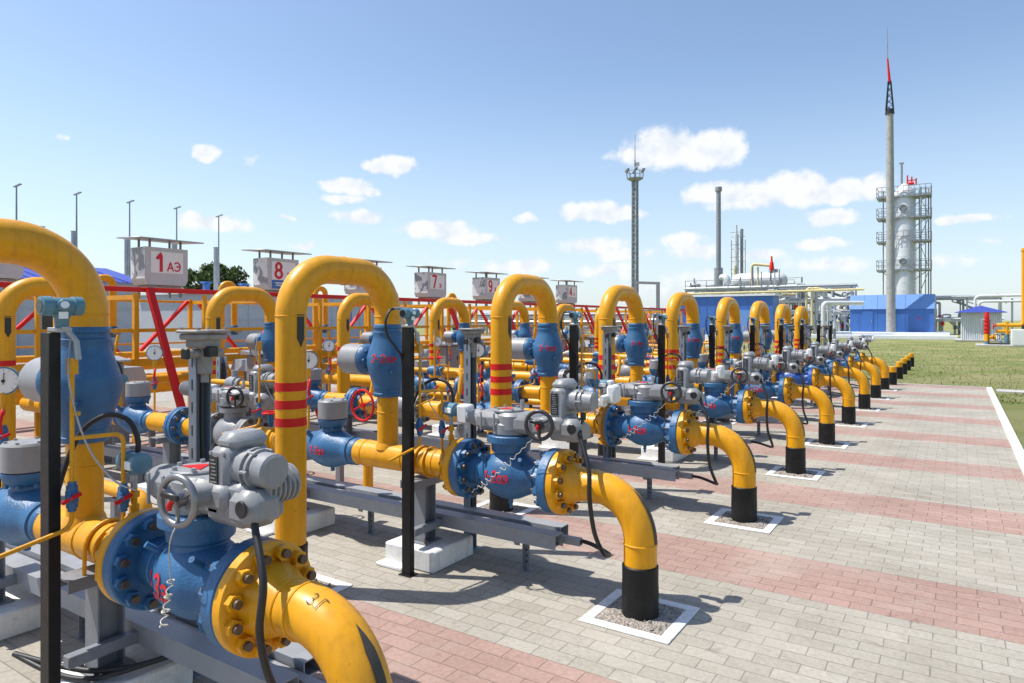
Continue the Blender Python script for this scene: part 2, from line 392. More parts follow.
# --- yellow elbow that dives into the ground, with its flange
ER, EX = .28, -1.53
def make_elbow(lod):
    root = empty('pipe_elbow')
    b = MB(); b.tube(fillet([(-1.92, 0, AZ), (EX, 0, AZ), (EX, 0, .20)], ER, 20), RP, 32)
    b.lathe([(0, .135), (.03, .128), (.1, RP + .004), (.13, RP)], (-2.005, 0, AZ), (1, 0, 0), 32)
    for c, ax in (((EX, 0, AZ - ER - .01), (0, 0, 1)), ((EX - ER - .005, 0, AZ), (1, 0, 0)), ((-1.88, 0, AZ), (1, 0, 0))): b.torus(c, ax, RP, .005, 32, 6)
    b.build('pipe', 'yellow', root)
    f = MB(); f.lathe([(0, .19), (.006, .198), (.044, .198), (.05, .19), (.05, .125)], (-2.055, 0, AZ), (1, 0, 0), 48)
    fl = f.build('flange', 'yellow', root); add_bolts(fl, -2.005, 1, .162, 12, 'yellow', fl, lod)
    w = MB(); w.tube([(EX, 0, z) for z in (-.05, .0, .06, .14, .22, .29, .296)], [RP + .013, RP + .012, RP + .009, RP + .010, RP + .008, RP + .009, RP + .003], 32)
    w.build('ground_wrap', 'black', root)
    a = MB(); c = V((EX - ER, 0, AZ - ER)); vs, fs = [], []
    N = 18
    for i in range(N + 1):
        th = math.radians(38 + 52 * i / N); wd = .21 * min(1, i / 5)
        for k in range(5):
            ps = wd * (k / 2 - 1); rad = V((math.sin(th), 0, math.cos(th)))
            vs.append(c + rad * (ER + (RP + .003) * math.cos(ps)) + V((0, (RP + .003) * math.sin(ps), 0)))
    for i in range(N):
        for k in range(4): fs.append((i * 5 + k, i * 5 + k + 1, i * 5 + k + 6, i * 5 + k + 5))
    a.add(vs, fs); a.build('flow_mark', 'mark', root)
    return root
def kerb_frame(x, y, label):
    root = empty('kerb_frame', (x, y, 0)); b = MB(); o, i, h = .265, .20, .010
    for sx, sy in ((-1, -1),):
        pass
    b.box((0, -(o + i) / 2, h / 2), (2 * o, o - i, h), .003); b.box((0, (o + i) / 2, h / 2), (2 * o, o - i, h), .003)
    b.box((-(o + i) / 2, 0, h / 2), (o - i, 2 * i, h), .003); b.box(((o + i) / 2, 0, h / 2), (o - i, 2 * i, h), .003)
    b.build('frame', 'white', root)
    g = MB(); n = 9; vs = []; rnd = random.Random(int(x * 50 + y * 70))
    for a in range(n):
        for c in range(n):
            e = 0 if a in (0, n - 1) or c in (0, n - 1) else rnd.uniform(0, .016)
            vs.append((-i + 2 * i * a / (n - 1), -i + 2 * i * c / (n - 1), .006 + e))
    g.add(vs, [(a * n + c, a * n + c + 1, (a + 1) * n + c + 1, (a + 1) * n + c) for a in range(n - 1) for c in range(n - 1)])
    for _ in range(46):
        px, py, r = rnd.uniform(-.18, .18), rnd.uniform(-.18, .18), rnd.uniform(.005, .014)
        g.lathe([(0, r * .5), (r * .5, r), (r, r * .4)], (px, py, .012), (rnd.uniform(-.4, .4), rnd.uniform(-.4, .4), 1), 6)
    g.build('gravel_bed', 'gravel', root)
    return tag(root, label, 'kerb frame', 'white painted frames around pipe feet')

# --- flanged ball valve
BV = -2.42
def bprof(x):                                   # body radius along the axis, x from the centre
    t = [(0, .158), (.04, .156), (.075, .148), (.14, .118), (.19, .098), (.23, .092), (.27, .096), (.32, .10)]
    x = abs(x)
    for (a, ra), (c, rc) in zip(t, t[1:]):
        if x <= c: return ra + (rc - ra) * (x - a) / (c - a)
    return .10
def make_ball_valve(lod, mt='blue'):
    root = empty('ball_valve')
    b = MB(); b.lathe([(x / 100, bprof(x / 100)) for x in range(-31, 32, 1)], (BV, 0, AZ), (1, 0, 0), 40)
    for s in (-1, 1): b.torus((BV + s * .21, 0, AZ), (1, 0, 0), .095, .008, 32, 6)
    b.build('body', mt, root)
    for s in (-1, 1):
        f = MB(); f.lathe([(0, .13), (0, .19), (.006, .197), (.058, .197), (.064, .19), (.064, .1)], (BV + s * .362, 0, AZ), (-s, 0, 0), 48)
        fl = f.build('flange', mt, root); add_bolts(fl, BV + s * .298, -s, .162, 12, mt, fl, lod)
    n = MB(); n.lathe([(0, .11), (.12, .105), (.135, .125), (.19, .13), (.195, .155), (.235, .155), (.24, .15)], (BV, 0, AZ + .02), (0, 0, 1), 32)
    n.build('neck', mt, root)
    d = MB(); d.lathe([(0, .016), (.045, .016), (.047, .010), (.075, .010)], (BV, 0, AZ - .145), (0, 0, -1), 8)
    d.build('drain_plug', mt, root)
    for s in (-1, 1):
        k = MB(); k.tube([(BV + .13 * s, -.07, AZ + .08), (BV + .145 * s, -.115, AZ + .115), (BV + .152 * s, -.135, AZ + .13)], [.010, .012, .013], 8)
        k.build('grease_fitting', mt, root)
    return root
# --- electric actuator; origin on top of the valve neck
def make_actuator(row1, wheelmat='chrome'):
    root = empty('electric_actuator')
    wx, h0, h1, mx, kk = (.215, .19, .295, .46, .86) if row1 else (.335, .33, .435, .60, .80)
    b = MB(); b.box((.0, 0, .082), (.46 if not row1 else .40, .22, .125), .035); b.cyl((0, 0, .0), (0, 0, .08), .125, n=28, bev=.01)
    b.cyl((.03, 0, .022), (.03, 0, .146), .122, n=28, bev=.02)
    b.lathe([(0, .064), (.05, .058), (.10, .040), (.115, .040), (.12, .03)], (-.22, 0, .085), (-1, 0, 0), 20)
    b.box((.17, -.02, .075), (.2, .16, .10), .02)
    for x in (-.15, -.05): b.box((x, -.125, .085), (.012, .012, .12), .003)
    b.build('gearbox', 'grey', root)
    t = MB(); t.cyl((-.02, 0, .142), (-.02, 0, .160), .10, n=32, bev=.005)
    t.prism([(-.06, -.03), (.06, -.03), (0, .055)], (-.02, 0, .160), (1, 0, 0), (0, 1, 0), (0, 0, .004), 1)
    for i in range(6):
        a = i * PI / 3 + .3; t.cyl((-.02 + .088 * math.cos(a), .088 * math.sin(a), .158), (-.02 + .088 * math.cos(a), .088 * math.sin(a), .173), .010, n=6, m=2)
    t.cyl((.05, .06, .158), (.05, .06, .215), .014, n=10, m=2)
    t.build('indicator_plate', ['grey', 'red', 'galv'], root)
    wz, wy = .11, -.225
    s = MB(); s.cyl((wx, wy + .03, wz), (wx, .02, wz), .038, n=20, bev=.006); s.cyl((wx, wy + .005, wz), (wx, wy + .05, wz), .02, n=14)
    s.box((wx + .03, -.08, wz - .01), (.14, .08, .09), .02); s.build('wheel_shaft', 'grey', root)
    RW = Matrix.Rotation(.42, 4, 'Z'); T = Matrix.Translation((wx, wy, wz))
    w = MB(); w.torus((0, 0, 0), (0, 1, 0), .083, .0125, 40, 10)
    for i in range(3):
        a = i * 2 * PI / 3 + .5; w.beam((0, .004, 0), (.082 * math.cos(a), 0, .082 * math.sin(a)), .022, .010)
    w.cyl((0, -.012, 0), (0, .022, 0), .024, n=16)
    wh = w.build('handwheel', wheelmat, root); wh.location = (wx, wy, wz); wh.rotation_euler = (0, 0, .16)
    l = MB(); l.box((-.012, -.022, .02), (.085, .014, .022), .005, rot=Matrix.Rotation(.12, 3, 'Y')); l.build('lever', 'plate', wh)
    l = MB(); l.tube([(.004, -.028, .004), (-.002, -.033, -.010), (.002, -.034, -.026)], [.010, .010, .007], 10); l.build('red_clutch', 'red', wh)
    hc = (h0 + h1) / 2; Q = -.045 if row1 else 0
    h = MB(); h.box((hc, 0, .185 + Q / 2), (h1 - h0, .19, .27 + Q), .018); h.box((hc + .005, .01, .335 + Q), (h1 - h0 + .015, .165, .07), .028)
    h.box((hc + .04, .0, .05), (h1 - h0 + .11, .20, .10), .025)
    for dx in (-.045, .045): h.cyl((hc + dx * .8, -.097, .30 + Q), (hc + dx * .8, -.09, .30 + Q), .008, n=8)
    ho = h.build('housing', 'grey', root)
    p = MB(); p.box((hc - .015, -.0965, .225 + Q), (.05, .005, .13), .001)
    pl = p.build('nameplate', 'plate', ho)
    q = MB(); rr = random.Random(5)
    for k in range(9):
        q.box((hc - .015 + rr.uniform(-.004, .004), -.0995, .172 + Q + k * .013), (rr.uniform(.02, .038), .001, .004), 0)
    q.build('print', 'grey', pl)
    m_ = MB(); L = mx - h1
    m_.lathe([(-.01, .070), (.01, .079 * kk), (L * .30, .079 * kk), (L * .31, .088 * kk), (L * .38, .088 * kk), (L * .39, .074 * kk), (L * .47, .074 * kk), (L * .48, .085 * kk), (L * .56, .085 * kk), (L * .57, .074 * kk), (L * .95, .072 * kk), (L, .060 * kk)], (h1, -.01, .245 + Q), (1, 0, 0), 32)
    for i in range(6):
        a = i * PI / 3; m_.cyl((h1 + L * .36, -.01 + .082 * kk * math.cos(a), .245 + Q + .082 * kk * math.sin(a)), (h1 + L * .60, -.01 + .082 * kk * math.cos(a), .245 + Q + .082 * kk * math.sin(a)), .007, n=6)
    m_.build('motor', 'grey', root)
    tb = MB(); tx = h1 + (.09 if row1 else .03); tb.box((tx, -.04, .075), (.15, .15, .13), .035); tb.box((tx - .06, -.02, .10), (.12, .14, .11), .02)
    t2 = tb.build('terminal_box', 'grey', root)
    c = MB(); c.cyl((tx + .03, -.112, .085), (tx + .03, -.122, .085), .030, n=24, bev=.003); c.build('cable_cap', 'plate', t2)
    g = MB(); g.cyl((mx - .075, -.02, .175), (mx - .075, -.02, .13), .018, n=10); g.build('cable_gland', 'plate', t2)
    if row1:
        r = MB(); pr = []
        for k in range(9): pr += [(k * .021, .056), (k * .021 + .005, .068), (k * .021 + .012, .068), (k * .021 + .016, .056)]
        r.lathe(pr[:28], (.385, -.03, .135), (0, 1, 0), 28); r.build('finned_motor', 'grey', root)
    else:
        j = MB(); j.box((.635, .19, .275), (.055, .11, .11), .012); j.box((.54, .15, .22), (.12, .05, .05), .01); j.cyl((.59, .10, .25), (.62, .16, .26), .02, n=10)
        j.build('junction_box', 'whitebox', root)
        j = MB(); j.box((-.375, .02, .10), (.09, .10, .125), .012); j.cyl((-.36, .02, .04), (-.36, .02, .0), .014, n=8); j.box((-.31, .02, .1), (.08, .03, .03))
        j.build('limit_switch_box', 'whitebox', root)
    return root
# --- welded ball valve with a drum cap; axis along local x, cap along local z. Origin at the body centre
def wprof(t):
    return [(-.30, .097), (-.285, .104), (-.27, .104), (-.265, .098), (-.235, .098), (-.23, .106), (-.21, .107), (-.17, .117), (-.10, .138), (-.04, .150), (.03, .150), (.04, .147), (.11, .128), (.17, .110), (.21, .103), (.22, .106), (.235, .106), (.24, .096), (.265, .096), (.27, .103), (.285, .103), (.30, .095)]
def wrad(x):
    p = wprof(0)
    for (a, ra), (c, rc) in zip(p, p[1:]):
        if a <= x <= c: return ra + (rc - ra) * (x - a) / (c - a)
    return .1
def make_drum_valve(vertical):
    root = empty('welded_ball_valve')
    ax, up = ((0, 0, 1), V((-1, 0, 0))) if vertical else ((1, 0, 0), V((0, 0, 1)))
    k = .88 if vertical else 1.0
    b = MB(); b.lathe([(t * k, r) for t, r in wprof(0)], (0, 0, 0), ax, 40); b.build('body', 'blue', root)
    n0, n1, n2, c1 = (.10, .17, .205, .42) if vertical else (.08, .175, .215, .375)
    n = MB(); n.lathe([(n0, .075), (n1 - .02, .07), (n1, .10), (n2, .115), (n2 + .012, .115), (n2 + .014, .07)], (0, 0, 0), up, 32)
    for i in range(8):
        a = i * PI / 4; f, u, w = MB.frame(up); c = f * (n1 - .004) + (u * math.cos(a) + w * math.sin(a)) * .092; n.cyl(c, c - f * .02, .010, n=6)
    n.build('neck', 'blue', root)
    c = MB(); c.lathe([(n2 + .014, .105), (n2 + .02, .113), (c1 - .012, .113), (c1, .103)], (0, 0, 0), up, 40)
    f, u, w = MB.frame(up)
    for i in range(6):
        a = i * PI / 3 + .2; q = f * c1 + (u * math.cos(a) + w * math.sin(a)) * .09; c.cyl(q - f * .002, q + f * .008, .009, n=6)
    c.build('drum_cap', 'grey', root)
    p = MB()
    if vertical:
        p.cyl((.105, -.075, -.08), (.135, -.10, -.08), .017, n=8); p.cyl((.13, -.096, -.08), (.15, -.112, -.08), .010, n=8)
    else:
        p.cyl((0, 0, -.14), (0, 0, -.18), .017, n=6)
    p.build('drain_plug', 'blue', root)
    if not vertical:
        p = MB(); p.tube([(-.12, -.08, .07), (-.15, -.115, .115), (-.158, -.127, .132)], [.017, .018, .022], 8); p.build('grease_fitting', 'blue', root)
    return root
# --- yellow pipe between the valves, with the tee and the riser stub
def make_branch(back, x=-3.5, fx=0):
    root = empty('branch_pipe'); b = MB()
    if not back:
        b.cyl((-3.79, 0, AZ), (-2.94 + fx, 0, AZ), RP, n=32); b.lathe([(0, RP), (.03, RP + .004), (.075, .125), (.09, .128)], (-2.925 + fx, 0, AZ), (1, 0, 0), 32)
        for q in (-3.70, -3.30, -3.02, -2.93): b.torus((q, 0, AZ), (1, 0, 0), RP, .005, 28, 6)
    else:
        b.cyl((-9.35, 0, AZ), (-7.2, 0, AZ), RP, n=24); x = -7.7
        b.torus((-7.5, 0, AZ), (1, 0, 0), RP, .005, 28, 6)
    b.build('pipe', 'yellow', root)
    r = MB(); r.cyl((x, 0, AZ + .03), (x, 0, 1.145), .076, n=28); r.lathe([(0, .092), (.03, .084), (.045, .077)], (x, 0, AZ + .055), (0, 0, 1), 28); r.torus((x, 0, 1.03), (0, 0, 1), .076, .004, 28, 6)
    r.build('riser', 'yellow', root)
    if not back:
        f = MB(); f.lathe([(0, .125), (0, .19), (.006, .197), (.046, .197), (.052, .19)], (-2.836 + fx, 0, AZ), (1, 0, 0), 48)
        for i in range(12):
            a = 2 * PI * (i + .5) / 12; nut(f, (-2.836 + fx, .162 * math.cos(a), AZ + .162 * math.sin(a)), (-1, 0, 0))
        f.build('flange', ['yellow', 'bolt'], root)
        c = MB(); c.lathe([(0, RP), (0, RP + .014), (.012, RP + .014), (.012, RP)], (-3.09, 0, AZ), (1, 0, 0), 32)
        c.tube(fillet([(-3.16, -RP - .012, .60)] + [(-3.16, -math.cos(a * PI / 12) * (RP + .01), AZ + math.sin(a * PI / 12) * (RP + .01)) for a in range(13)] + [(-3.16, RP + .012, .60)], .01, 2), .009, 8)
        c.build('pipe_clamp', 'yellow', root)
    return root
# --- the arch
def make_arch():
    root = empty('pipe_arch'); b = MB(); SP = .86; ZT = 2.035
    b.tube(fillet([(0, 0, 1.655), (0, 0, ZT), (0, -SP, ZT), (0, -SP, .25)], .305, 18), RP, 36)
    for z in (1.285, 1.175, 1.065): b.lathe([(-.027, RP + .0005), (-.0265, RP + .0018), (.0265, RP + .0018), (.027, RP + .0005)], (0, -SP, z), (0, 0, 1), 36, m=1)
    for c, ax in (((0, -SP, ZT - .31), (0, 0, 1)), ((0, 0, ZT - .31), (0, 0, 1)), ((0, -.43, ZT), (0, 1, 0))): b.torus(c, ax, RP, .0045, 32, 6)
    b.build('pipe', ['yellow', 'red'], root)
    w = MB(); w.tube([(0, -SP, z) for z in (-.05, .0, .06, .14, .22, .29, .296)], [RP + .013, RP + .012, RP + .009, RP + .010, RP + .008, RP + .009, RP + .003], 32)
    w.build('ground_wrap', 'black', root)
    a = MB(); vs, fs = [], []
    for i, (z, wd) in enumerate(((1.735, .027), (1.66, .027), (1.585, .027), (1.53, .0005))):
        for k in range(7):
            u = wd * (k / 3 - 1) / RP; vs.append(((RP + .003) * math.cos(u), -SP + (RP + .003) * math.sin(u), z))
    for i in range(3):
        for k in range(6): fs.append((i * 7 + k, i * 7 + k + 1, i * 7 + k + 8, i * 7 + k + 7))
    a.add(vs, fs); a.build('flow_mark', 'plate', root)
    return root
def make_block(w, d, h):
    root = MB(); root.box((0, 0, h / 2), (w, d, h), .012); root.box((-w * .25, -d / 2 - .03, .012), (w * .55, .10, .024), .006)
    return root.build('concrete_block', 'white')
def make_stand(z0):
    root = empty('pipe_stand'); h = AZ - RP - .012 - z0
    b = MB(); b.box((0, .055, h / 2), (.11, .008, h - .02)); b.box((0, -.055, h / 2), (.11, .008, h - .02)); b.box((0, 0, h / 2), (.007, .102, h - .02))
    b.box((0, 0, .005), (.18, .18, .01)); b.build('column', 'dgrey', root)
    s = MB(); s.box((0, 0, h - .004), (.13, .36, .008)); s.box((.06, 0, h - .03), (.008, .36, .05)); s.box((-.06, 0, h - .03), (.008, .36, .05)); s.build('saddle', 'dgrey', root)
    a = MB(); a.box((.062, .12, .115), (.05, .62, .05), .003); a.build('bracket', 'dgrey', root)
    for sx in (-.07, .07):
        c = MB(); c.cyl((sx, -.07, .01), (sx, -.07, .04), .012, n=6); c.build('anchor_bolt', 'bolt', root)
    return root
def make_post():
    b = MB(); b.box((0, 0, .825), (.075, .045, 1.65), .003); b.box((0, 0, .004), (.10, .08, .008))
    return b.build('instrument_post', 'blackpost')
def make_transmitter(loop=True):
    root = empty('pressure_transmitter')      # origin: top of the post
    b = MB(); b.lathe([(-.085, .030), (-.08, .041), (-.045, .043), (-.04, .037), (.035, .037), (.04, .043), (.075, .041), (.08, .030)], (.02, 0, .115), (0, 1, 0), 28)
    b.lathe([(0, .026), (.04, .028), (.05, .034), (.09, .03)], (.02, 0, .02), (0, 0, 1), 20); b.cyl((.02, 0, .115), (.07, -.01, .12), .026, n=18, bev=.004)
    b.build('head', 'teal', root)
    g = MB(); g.cyl((.02, -.083, .115), (.02, -.087, .115), .028, n=24); g.build('display_glass', 'darkglass', root)
    g = MB(); g.cyl((.07, -.01, .12), (.074, -.011, .121), .016, n=20); g.box((.062, -.012, .075), (.004, .035, .03)); g.build('tag_plate', 'face', root)
    k = MB(); k.box((0, .0, .012), (.09, .06, .02), .003); k.box((.02, .0, .02), (.07, .03, .012), .002); k.cyl((-.02, 0, .02), (-.02, 0, .09), .008, n=8); k.build('bracket', 'galv', root)
    n = MB(); n.tube([(.05, .05, -.12), (.045, .045, -.04), (.025, .01, .02)], [.014, .012, .012], 14); n.build('stem', 'galv', root)
    if not loop: return root
    c = MB(); c.tube(spline([(.0, .03, .145), (-.02, -.05, .155), (-.03, -.13, .15)], 6), .012, 8); c.build('conduit', 'galv', root)
    c = MB(); c.tube(spline([(-.03, -.12, .15), (-.035, -.17, .135), (-.04, -.21, .05), (-.04, -.19, -.06), (-.04, -.09, -.17), (-.045, -.02, -.26), (-.045, .0, -.5)], 8), .010, 8); c.build('cable', 'rubber', root)
    return root
def needle_valve(b, c, mk=0, mr=1):
    x, y, z = c; b.box((x, y, z), (.04, .04, .055), .006, mk); b.cyl((x, y, z - .06), (x, y, z + .06), .016, n=6, m=mk); b.cyl((x, y, z - .045), (x, y, z + .045), .021, n=6, m=mk)
    b.cyl((x + .015, y - .015, z), (x + .045, y - .03, z), .010, n=8, m=mk); b.beam((x + .04, y - .055, z - .012), (x + .045, y + .015, z + .016), .010, .016, m=mr, bev=.002)
def make_tubing():
    root = empty('impulse_tubing')            # origin: foot of the post
    b = MB(); a, c = .055, .055; r = .009
    b.tube(fillet([(a, c, 1.53), (a, c, .86), (a - .02, c - .28, .80)], .05, 6), r, 10); b.cyl((a, c, 1.48), (a, c, 1.545), .022, n=6)
    b.tube(fillet([(a, c, 1.22), (.10, .235, 1.22), (.10, .235, .78)], .035, 6), r, 10)
    b.tube(fillet([(a, c, 1.32), (a + .02, c + .02, 1.32)], .01, 2), r, 8)
    b.build('tube', 'yellow', root)
    for c3 in ((a, c, .985), (.10, .235, .95)):
        n = MB(); needle_valve(n, c3); n.build('needle_valve', ['blue', 'red'], root)
    w = MB(); w.tube(spline([(.05, .05, 1.62), (.085, .03, 1.45), (.07, .10, 1.2), (.12, .18, 1.04), (.19, .24, .99)], 8), .004, 6); w.build('earth_wire', 'galv', root)
    return root
def make_sensor():
    root = empty('temperature_sensor')        # origin on the pipe crown
    b = MB(); b.cyl((0, 0, -.01), (0, 0, .19), .013, n=10); b.cyl((0, 0, .0), (0, 0, .05), .024, n=6); b.cyl((0, 0, .07), (0, 0, .11), .02, n=6); b.cyl((0, 0, .14), (0, 0, .165), .022, n=6); b.build('thermowell', 'yellow', root)
    b = MB(); b.cyl((0, 0, .18), (0, 0, .25), .014, n=10); b.build('stem', 'galv', root)
    b = MB(); b.lathe([(-.07, .03), (-.065, .045), (-.03, .047), (-.028, .042), (.035, .042), (.04, .047), (.065, .045), (.07, .034)], (0, 0, .29), (1, 0, 0), 28); b.cyl((0, 0, .24), (0, 0, .30), .026, n=14); b.build('head', 'teal', root)
    b = MB(); b.box((.02, -.042, .285), (.07, .01, .035), .002); b.build('tag_plate', 'face', root)
    b = MB(); b.tube(spline([(-.01, .02, .32), (-.01, .02, .39), (-.06, .0, .47), (-.16, -.05, .48), (-.24, -.12, .38), (-.26, -.2, .1), (-.26, -.22, -.25)], 8), .0115, 10); b.build('cable', 'rubber', root)
    return root
def make_channel():
    root = empty('cable_channel'); b = MB()
    b.box((0, .038, .78), (.06, .004, 1.56)); b.box((0, -.038, .78), (.06, .004, 1.56)); b.box((-.03, 0, .78), (.004, .076, 1.56)); b.box((0, 0, .004), (.12, .12, .008))
    for i in range(13): b.box((.0, -.0405, .18 + i * .11), (.008, .002, .05), m=1)
    b.build('upright', ['steel', 'plate'], root)
    c = MB(); c.tube(spline([(.02, .0, 1.5), (.015, .0, 1.2), (.03, .0, .8), (.02, 0, .3), (.1, .05, .28)], 6), .011, 8); c.build('cable', 'rubber', root)
    return root
def make_jbox():
    root = empty('junction_box')              # origin: top of the channel
    b = MB(); b.box((.03, 0, .06), (.16, .16, .03), .008); b.box((.03, 0, .085), (.18, .18, .016), .006); b.box((.03, 0, .03), (.12, .12, .05), .01)
    for x in (-.04, .10):
        for y in (-.07, .07): b.cyl((x, y, .09), (x, y, .104), .009, n=6)
    b.build('lid', 'rusty', root)
    b = MB(); b.cyl((.04, -.0, -.12), (.04, 0, .03), .036, n=14, bev=.006); b.cyl((.04, -.09, -.02), (.04, .09, -.02), .022, n=10); b.cyl((.04, 0, -.16), (.04, 0, -.12), .02, n=8); b.build('terminal_housing', 'rusty', root)
    for c_, s_ in (((.04, -.098, -.02), (.05, .02, .05)), ((.09, .0, -.01), (.05, .05, .05))):
        b = MB(); b.box(c_, s_, .004); b.build('gland', 'plate', root)
    return root
def make_tray():
    root = empty('cable_tray'); x0, x1 = -7.9, -2.15; L = x1 - x0; xc = (x0 + x1) / 2
    for y, w, x9 in ((.155, .105, 0), (.335, .11, -.06)):
        b = MB(); b.box((xc + x9 / 2, y, .315), (L + x9, w, .006)); b.box((xc + x9 / 2, y - w / 2 + .003, .27), (L + x9, .006, .084)); b.box((xc + x9 / 2, y + w / 2 - .003, .27), (L + x9, .006, .084)); b.box((xc + x9 / 2, y, .235), (L + x9 - .05, w - .014, .006))
        b.build('channel', 'tray', root)
    b = MB(); b.box((xc + .06, .247, .262), (L + .10, .045, .045)); b.box((x1 + .1105, .247, .262), (.002, .033, .033), m=1); b.build('conduit', ['tray', 'plate'], root)
    for x in (-2.45, -3.9, -5.6, -7.2):
        l = MB(); l.box((x, .245, .110), (.04, .006, .22)); l.box((x, .12, .215), (.04, .006, .02)); l.box((x - .018, .232, .11), (.005, .03, .22)); l.box((x, .25, .222), (.04, .28, .006)); l.box((x, .25, .003), (.08, .08, .006))
        for z in (.06, .10, .14): l.cyl((x, .2415, z), (x, .241, z), .008, n=8, m=1)
        l.build('foot', ['dgrey', 'plate'], root)
    return root
def make_gauge(rim='teal'):
    root = empty('pressure_gauge')            # origin on the pipe crown
    d = V((.85, -.53, 0)).normalized(); c = V((0, 0, .575)); ax, u, w = MB.frame(d)
    b = MB(); b.lathe([(-.045, .06), (-.04, .072), (-.004, .074), (.004, .076), (.006, .069)], c, d, 36); b.build('case', rim, root)
    f = MB(); f.lathe([(0, .067), (.002, .067)], c + d * .006, d, 36); fo = f.build('dial', 'face', root)
    n = MB(); side = V((0, 0, 1)).cross(d)
    for i in range(11):
        a = math.radians(225 - 27 * i); q = -side * 0 + c + d * .0085 + (side * math.cos(a) + V((0, 0, 1)) * math.sin(a)) * .054; q2 = c + d * .0085 + (side * math.cos(a) + V((0, 0, 1)) * math.sin(a)) * .064
        n.beam(q, q2, .004, .001)
    n.beam(c + d * .0105 - V((0, 0, .02)), c + d * .0105 + V((0, 0, .045)) + side * .004, .006, .002); n.cyl(c + d * .006, c + d * .012, .009, n=10); n.build('needle', 'plate', fo)
    s = MB(); s.cyl((0, 0, -.02), (0, 0, .515), .010, n=10); s.cyl((0, 0, .44), (0, 0, .505), .018, n=6); s.build('stem', 'yellow', root)
    v = MB(); needle_valve(v, (0, 0, .28)); v.build('needle_valve', ['blue', 'red'], root)
    s = MB(); s.tube(spline([(.0, 0, .40), (.05, -.02, .42), (.065, -.04, .36), (.05, -.03, .30)], 7), .010, 8); s.build('bleed_hose', 'red', root)
    return root
# --- flanged grey valve in the middle of a row
GV = -5.33
def make_mid_valve(mt):
    root = empty('gate_valve'); b = MB()
    b.lathe([(-.24, .10), (-.16, .10), (-.10, .14), (0, .155), (.10, .14), (.16, .10), (.24, .10)], (GV, 0, AZ), (1, 0, 0), 32); b.build('body', mt, root)
    for s in (-1, 1):
        f = MB(); f.lathe([(0, .1), (0, .165), (.04, .165), (.04, .1)], (GV + s * .20, 0, AZ), (s, 0, 0), 36); f.lathe([(0, .1), (0, .165), (.04, .165), (.04, .1)], (GV + s * .245, 0, AZ), (s, 0, 0), 36)
        for i in range(10):
            a = 2 * PI * i / 10; y, z = .138 * math.cos(a), AZ + .138 * math.sin(a); f.cyl((GV + s * .165, y, z), (GV + s * .325, y, z), .011, n=8, m=1); f.cyl((GV + s * .285, y, z), (GV + s * .308, y, z), .021, n=6, m=1); f.cyl((GV + s * .178, y, z), (GV + s * .2, y, z), .021, n=6, m=1)
        f.build('flange', [mt, 'bolt'], root)
    n = MB(); n.lathe([(0, .09), (.14, .085), (.15, .12), (.19, .12), (.195, .06), (.26, .05), (.27, .03), (.36, .028)], (GV, 0, AZ + .04), (0, 0, 1), 24); n.build('bonnet', mt, root)
    return root
def make_red_wheel():
    root = empty('handwheel_gear')            # sits on the bonnet of the grey valve; origin there
    g = MB(); g.box((0, 0, .06), (.17, .16, .12), .02); g.cyl((0, 0, .12), (0, 0, .14), .07, n=20); g.cyl((-.10, -.06, .06), (-.10, -.24, .06), .025, n=12); g.box((-.08, -.04, .06), (.10, .10, .10), .02); g.build('gearbox', 'grey', root)
    w = MB(); w.torus((-.10, -.25, .06), (0, 1, 0), .175, .014, 40, 8); w.build('wheel_rim', 'red', root)
    for i in range(4):
        a = i * PI / 2 + .4; s = MB(); s.tube([(-.10, -.245, .06), (-.10 + .09 * math.cos(a), -.235, .06 + .09 * math.sin(a)), (-.10 + .172 * math.cos(a), -.25, .06 + .172 * math.sin(a))], .009, 8); s.build('spoke', 'red', root)
    w = MB(); w.cyl((-.10, -.26, .06), (-.10, -.22, .06), .028, n=14); w.build('hub', 'red', root)
    return root
def make_mid_pipe(x0, x1, name='link_pipe'):
    root = empty(name); b = MB(); b.cyl((x0, 0, AZ), (x1, 0, AZ), RP * .96, n=28); b.torus(((x0 + x1) / 2, 0, AZ), (1, 0, 0), RP * .96, .005, 28, 6); b.build('pipe', 'yellow', root)
    c = MB(); xm = x0 * .6 + x1 * .4; c.lathe([(0, RP), (0, RP + .012), (.03, RP + .012), (.03, RP)], (xm, 0, AZ), (1, 0, 0), 28); c.build('pipe_clamp', 'yellow', root)
    return root

